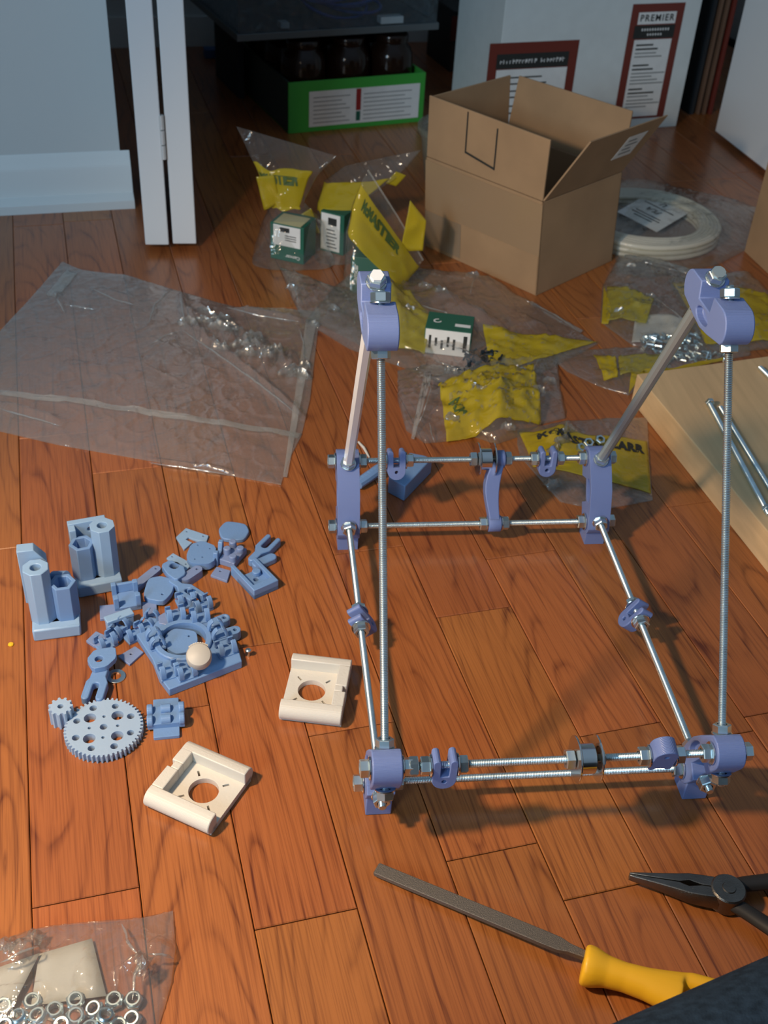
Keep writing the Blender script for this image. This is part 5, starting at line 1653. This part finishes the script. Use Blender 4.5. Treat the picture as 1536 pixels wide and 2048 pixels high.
sl.tube([a_, (a_ + b_) / 2 + Vector((.001, 0, .001)), b_], .0012, 8); sl.build('zip_seal', M_SEAL, r3, world=True)
sheet(r3, 'printed_band', M_YBAND, [atY(*p, .955) for p in ((800, 500), (845, 500), (852, 440), (820, 400))], 12, 6, .004)

# --- lying bags
b4 = Bag('zip_bag', 'long clear zip bag lying over the flat green box, yellow strip at right',
    [(610, 645), (700, 700), (830, 745), (950, 800)], [(950, 800), (1060, 760), (1195, 690)], [(752, 505), (850, 545), (985, 565), (1195, 690)], [(610, 645), (665, 580), (752, 505)],
    0.034, 6.4, amp=.007, nscale=26, n=80, creases=(((845, 625), (980, 690), .02, .03), ((770, 600), (800, 690), .014, .02), ((860, 720), (965, 752), .012, .018)))
b4.patch('printed_band', M_YBAND, [(985, 745), (1060, 725), (1196, 684), (965, 655)], n=26)
b4.patch('printed_band', M_YPALE, [(772, 690), (850, 700), (862, 632), (778, 560)], n=22)
b4.patch('zip_seal', M_SEAL, [(1060, 610), (1160, 668), (1166, 662), (1062, 602)], n=16)
for pts in (((845, 612), (890, 625), (930, 655)), ((868, 722), (910, 735), (965, 752)), ((955, 545), (945, 565), (940, 590)), ((800, 660), (815, 645), (830, 640)), ((1050, 600), (1110, 630), (1165, 668))):
    b4.fold(pts, .0012)
for k, (px, py) in enumerate(((880, 622), (815, 650), (905, 742), (945, 560), (850, 590), (770, 560))):
    b4.pleat(px, py, .020, .008, .006, 60 + k, -.3)
mb = MB(); rr = random.Random(4)
for i in range(46):
    p = at(930 + rr.random() * 70, 700 + rr.random() * 48, .006 + rr.random() * .012); d = Vector((rr.uniform(-1, 1), rr.uniform(-1, 1), rr.uniform(-.3, .3))).normalized()
    mb.cyl(p, p + d * .010, .0014, n=6); mb.cyl(p, p + d * .002, .0028, n=8)
o = solo(mb, 'black_screws', mat('blued_steel', (.03, .045, .06), .35, .6), 'heap of small black screws showing through the film right of the lying green box', 'screws', at(970, 725), None, 0, 30, 'stuff')

b11 = Bag('clear_bag', 'crumpled clear bag corner sticking up beside the large flat bag',
    [(600, 632), (650, 655), (735, 700)], [(735, 700), (745, 640), (748, 585)], [(560, 537), (640, 572), (700, 585), (748, 585)], [(600, 632), (580, 590), (560, 537)], .016, 7.7, amp=.008, nscale=30, n=44)
b5 = Bag('zip_bag', 'crumpled zip bag with a big bright yellow field behind the back rods',
    [(812, 862), (850, 888), (895, 884), (940, 872), (992, 890), (1045, 872), (1082, 850), (1130, 838)], [(1130, 838), (1120, 780), (1112, 705)], [(795, 745), (850, 735), (950, 745), (1030, 735), (1112, 705)], [(812, 862), (795, 800), (795, 745)],
    .022, 8.9, amp=.010, nscale=30, n=70, creases=(((940, 775), (1060, 720), .012, .02), ((985, 790), (1000, 880), .008, .02)))
b5.patch('printed_band', M_YBAND, [(893, 884), (1082, 848), (1066, 728), (876, 770)], n=36)
b5.letter('McM', .14, .42, .012, .0012, rot=-1.35)
b5.patch('zip_seal', M_SEAL, [(822, 878), (828, 880), (862, 765), (850, 745)], n=16)
for pts in (((822, 880), (845, 830), (862, 780), (850, 745)), ((868, 885), (862, 860), (858, 845)), ((1075, 720), (1060, 760), (1070, 800))):
    b5.fold(pts, .0010)
for k, (px, py) in enumerate(((1040, 742), (1015, 862), (905, 845), (950, 800), (1075, 790), (1100, 760))):
    b5.pleat(px, py, .018, .008, .006, 80 + k, -.3)
b11.fold([(575, 560), (590, 580), (598, 610)], .0010); b11.fold([(708, 650), (712, 620), (716, 590)], .0010)
for k, (px, py) in enumerate(((585, 575), (670, 625), (630, 640))): b11.pleat(px, py, .016, .007, .006, 90 + k, -.5)
b6 = Bag('zip_bag', 'flat yellow zip bag with black lettering lying right of the back rods',
    [(1040, 915), (1120, 1005), (1200, 1022), (1305, 1002)], [(1305, 1002), (1298, 930), (1294, 838)], [(1035, 862), (1130, 845), (1220, 838), (1294, 838)], [(1040, 915), (1034, 890), (1035, 862)],
    .005, 9.5, amp=.003, nscale=22, n=60, creases=(((1095, 900), (1140, 858), .012, .025),))
b6.patch('printed_band', M_YBAND, [(1066, 934), (1302, 988), (1294, 884), (1038, 866)], n=34)
b6.letter('McMASTER-CARR', .535, .78, .0112, .0009, M_INK, 1.08, sq=.86)
for k, (px, py) in enumerate(((1108, 900), (1122, 886), (1132, 868), (1105, 960))): b6.pleat(px, py, .022, .012, .007, 100 + k, .5)
b6.fold([(1100, 905), (1125, 875), (1155, 850)], .0012)
rr = random.Random(2)
for i, (px, py) in enumerate(((1176, 888), (1198, 882), (1160, 898))):
    c = at(px, py, .012)
    solo(MB().nut(c, Vector((.2 * i, -.5, 1)), R=.006, h=.005, hole=.0033, spin=i), 'hex_nut', M_ZINC, 'zinc nut in the flat yellow bag, ' + ('left of the back right corner', 'touching the back right rod', 'lowest of the three')[i], 'nut', c, None, 0, 25)
b7 = Bag('zip_bag', 'clear zip bag with a white slip and grey hardware behind the right top corner',
    [(1200, 645), (1265, 692), (1330, 702), (1440, 690)], [(1440, 690), (1440, 620), (1420, 550)], [(1246, 500), (1290, 514), (1340, 530), (1420, 550)], [(1200, 645), (1204, 575), (1246, 500)], .016, 10.2, amp=.008, nscale=25, n=60)
b7.patch('printed_band', M_YBAND, [(1203, 648), (1216, 650), (1224, 622), (1207, 575)], n=10)
b7.patch('printed_band', M_YPALE, [(1212, 642), (1292, 648), (1308, 598), (1214, 572)], n=20)
b7.patch('paper_slip', M_SLIP, [(1264, 682), (1372, 690), (1382, 640), (1272, 626)], n=16, off=-.004)
b7.patch('zip_seal', M_SEAL, [(1248, 517), (1390, 552), (1392, 546), (1250, 509)], n=22)
mb = MB(); rr = random.Random(9)
for i in range(60):
    p = at(1285 + rr.random() * 120, 668 + rr.random() * 30, .003 + rr.random() * .008); d = Vector((rr.uniform(-1, 1), rr.uniform(-1, 1), rr.uniform(-.2, .2))).normalized()
    mb.cyl(p, p + d * .010, .0015, n=6); mb.cyl(p, p + d * .0022, .0028, n=8)
solo(mb, 'grey_screws', M_ZINC, 'spill of small grey screws at the bottom of the bag behind the right top corner', 'screws', at(1340, 685), None, 0, 30, 'stuff')
b7.fold([(1248, 514), (1310, 530), (1390, 552)], .0012); b7.fold([(1300, 590), (1350, 625), (1390, 660)], .0010)
for k, (px, py) in enumerate(((1262, 535), (1240, 620), (1300, 600))): b7.pleat(px, py, .016, .006, .006, 110 + k, -.3)
b8 = Bag('zip_bag', 'yellow zip bag at the right edge beyond the pine board',
    [(1395, 700), (1480, 705), (1620, 690)], [(1620, 690), (1612, 665), (1600, 645)], [(1335, 560), (1400, 552), (1490, 545), (1600, 645)], [(1395, 700), (1370, 630), (1335, 560)], .014, 11.6, amp=.007, nscale=24, n=50)
b8.patch('printed_band', M_YBAND, [(1412, 690), (1596, 682), (1540, 592), (1344, 566)], n=26)
b8.letter('McMASTER', .30, .88, .011, .001)
b9 = Bag('zip_bag', 'long clear hardware bag with yellow edge along the far side of the pine board',
    [(1135, 745), (1200, 775), (1258, 792), (1340, 742), (1500, 712)], [(1500, 712), (1498, 700), (1496, 688)], [(1100, 705), (1200, 700), (1350, 695), (1496, 688)], [(1135, 745), (1110, 725), (1100, 705)], .010, 12.8, amp=.006, nscale=28, n=60)
b9.patch('printed_band', M_YBAND, [(1208, 756), (1236, 752), (1232, 716), (1186, 710)], n=14)
b9.patch('printed_band', M_YBAND, [(1258, 786), (1268, 770), (1290, 742), (1262, 745)], n=8)
b9.patch('printed_band', M_YBAND, [(1264, 756), (1452, 720), (1452, 712), (1262, 744)], n=20)
b9.patch('printed_band', M_YPALE, [(1240, 750), (1330, 735), (1330, 708), (1236, 714)], n=16)
mb = MB(); rr = random.Random(19)
for i in range(60):
    p = at(1320 + rr.random() * 140, 703 + rr.random() * 16, .002 + rr.random() * .006); d = Vector((rr.uniform(-1, 1), rr.uniform(-1, 1), rr.uniform(-.2, .2))).normalized()
    mb.cyl(p, p + d * .009, .0014, n=6); mb.cyl(p, p + d * .002, .0026, n=8)
solo(mb, 'grey_washers', M_ZINC, 'strip of small grey hardware in the bag along the pine board', 'screws', at(1390, 710), None, 0, 30, 'stuff')
# film round the filament coil
b10 = Bag('filament_bag', 'clear bag wrapped round the filament coil right of the open box',
    [(1236, 545), (1270, 556), (1350, 552), (1440, 528), (1492, 500)], [(1492, 500), (1506, 450), (1514, 420)], [(1205, 372), (1270, 362), (1400, 392), (1514, 420)], [(1236, 545), (1215, 450), (1205, 372)], .030, 13.5, amp=.008, nscale=18, n=64, zmin=.004, m=M_STAND)

c = at(22, 1290); solo(MB().turn(c, EZ, [(.0006, 0), (.0026, .0006), (.0022, .0016), (.0006, .0022)], 9), 'crumb', M_YEL, 'tiny yellow crumb on the floor near the left edge', 'crumb', c)
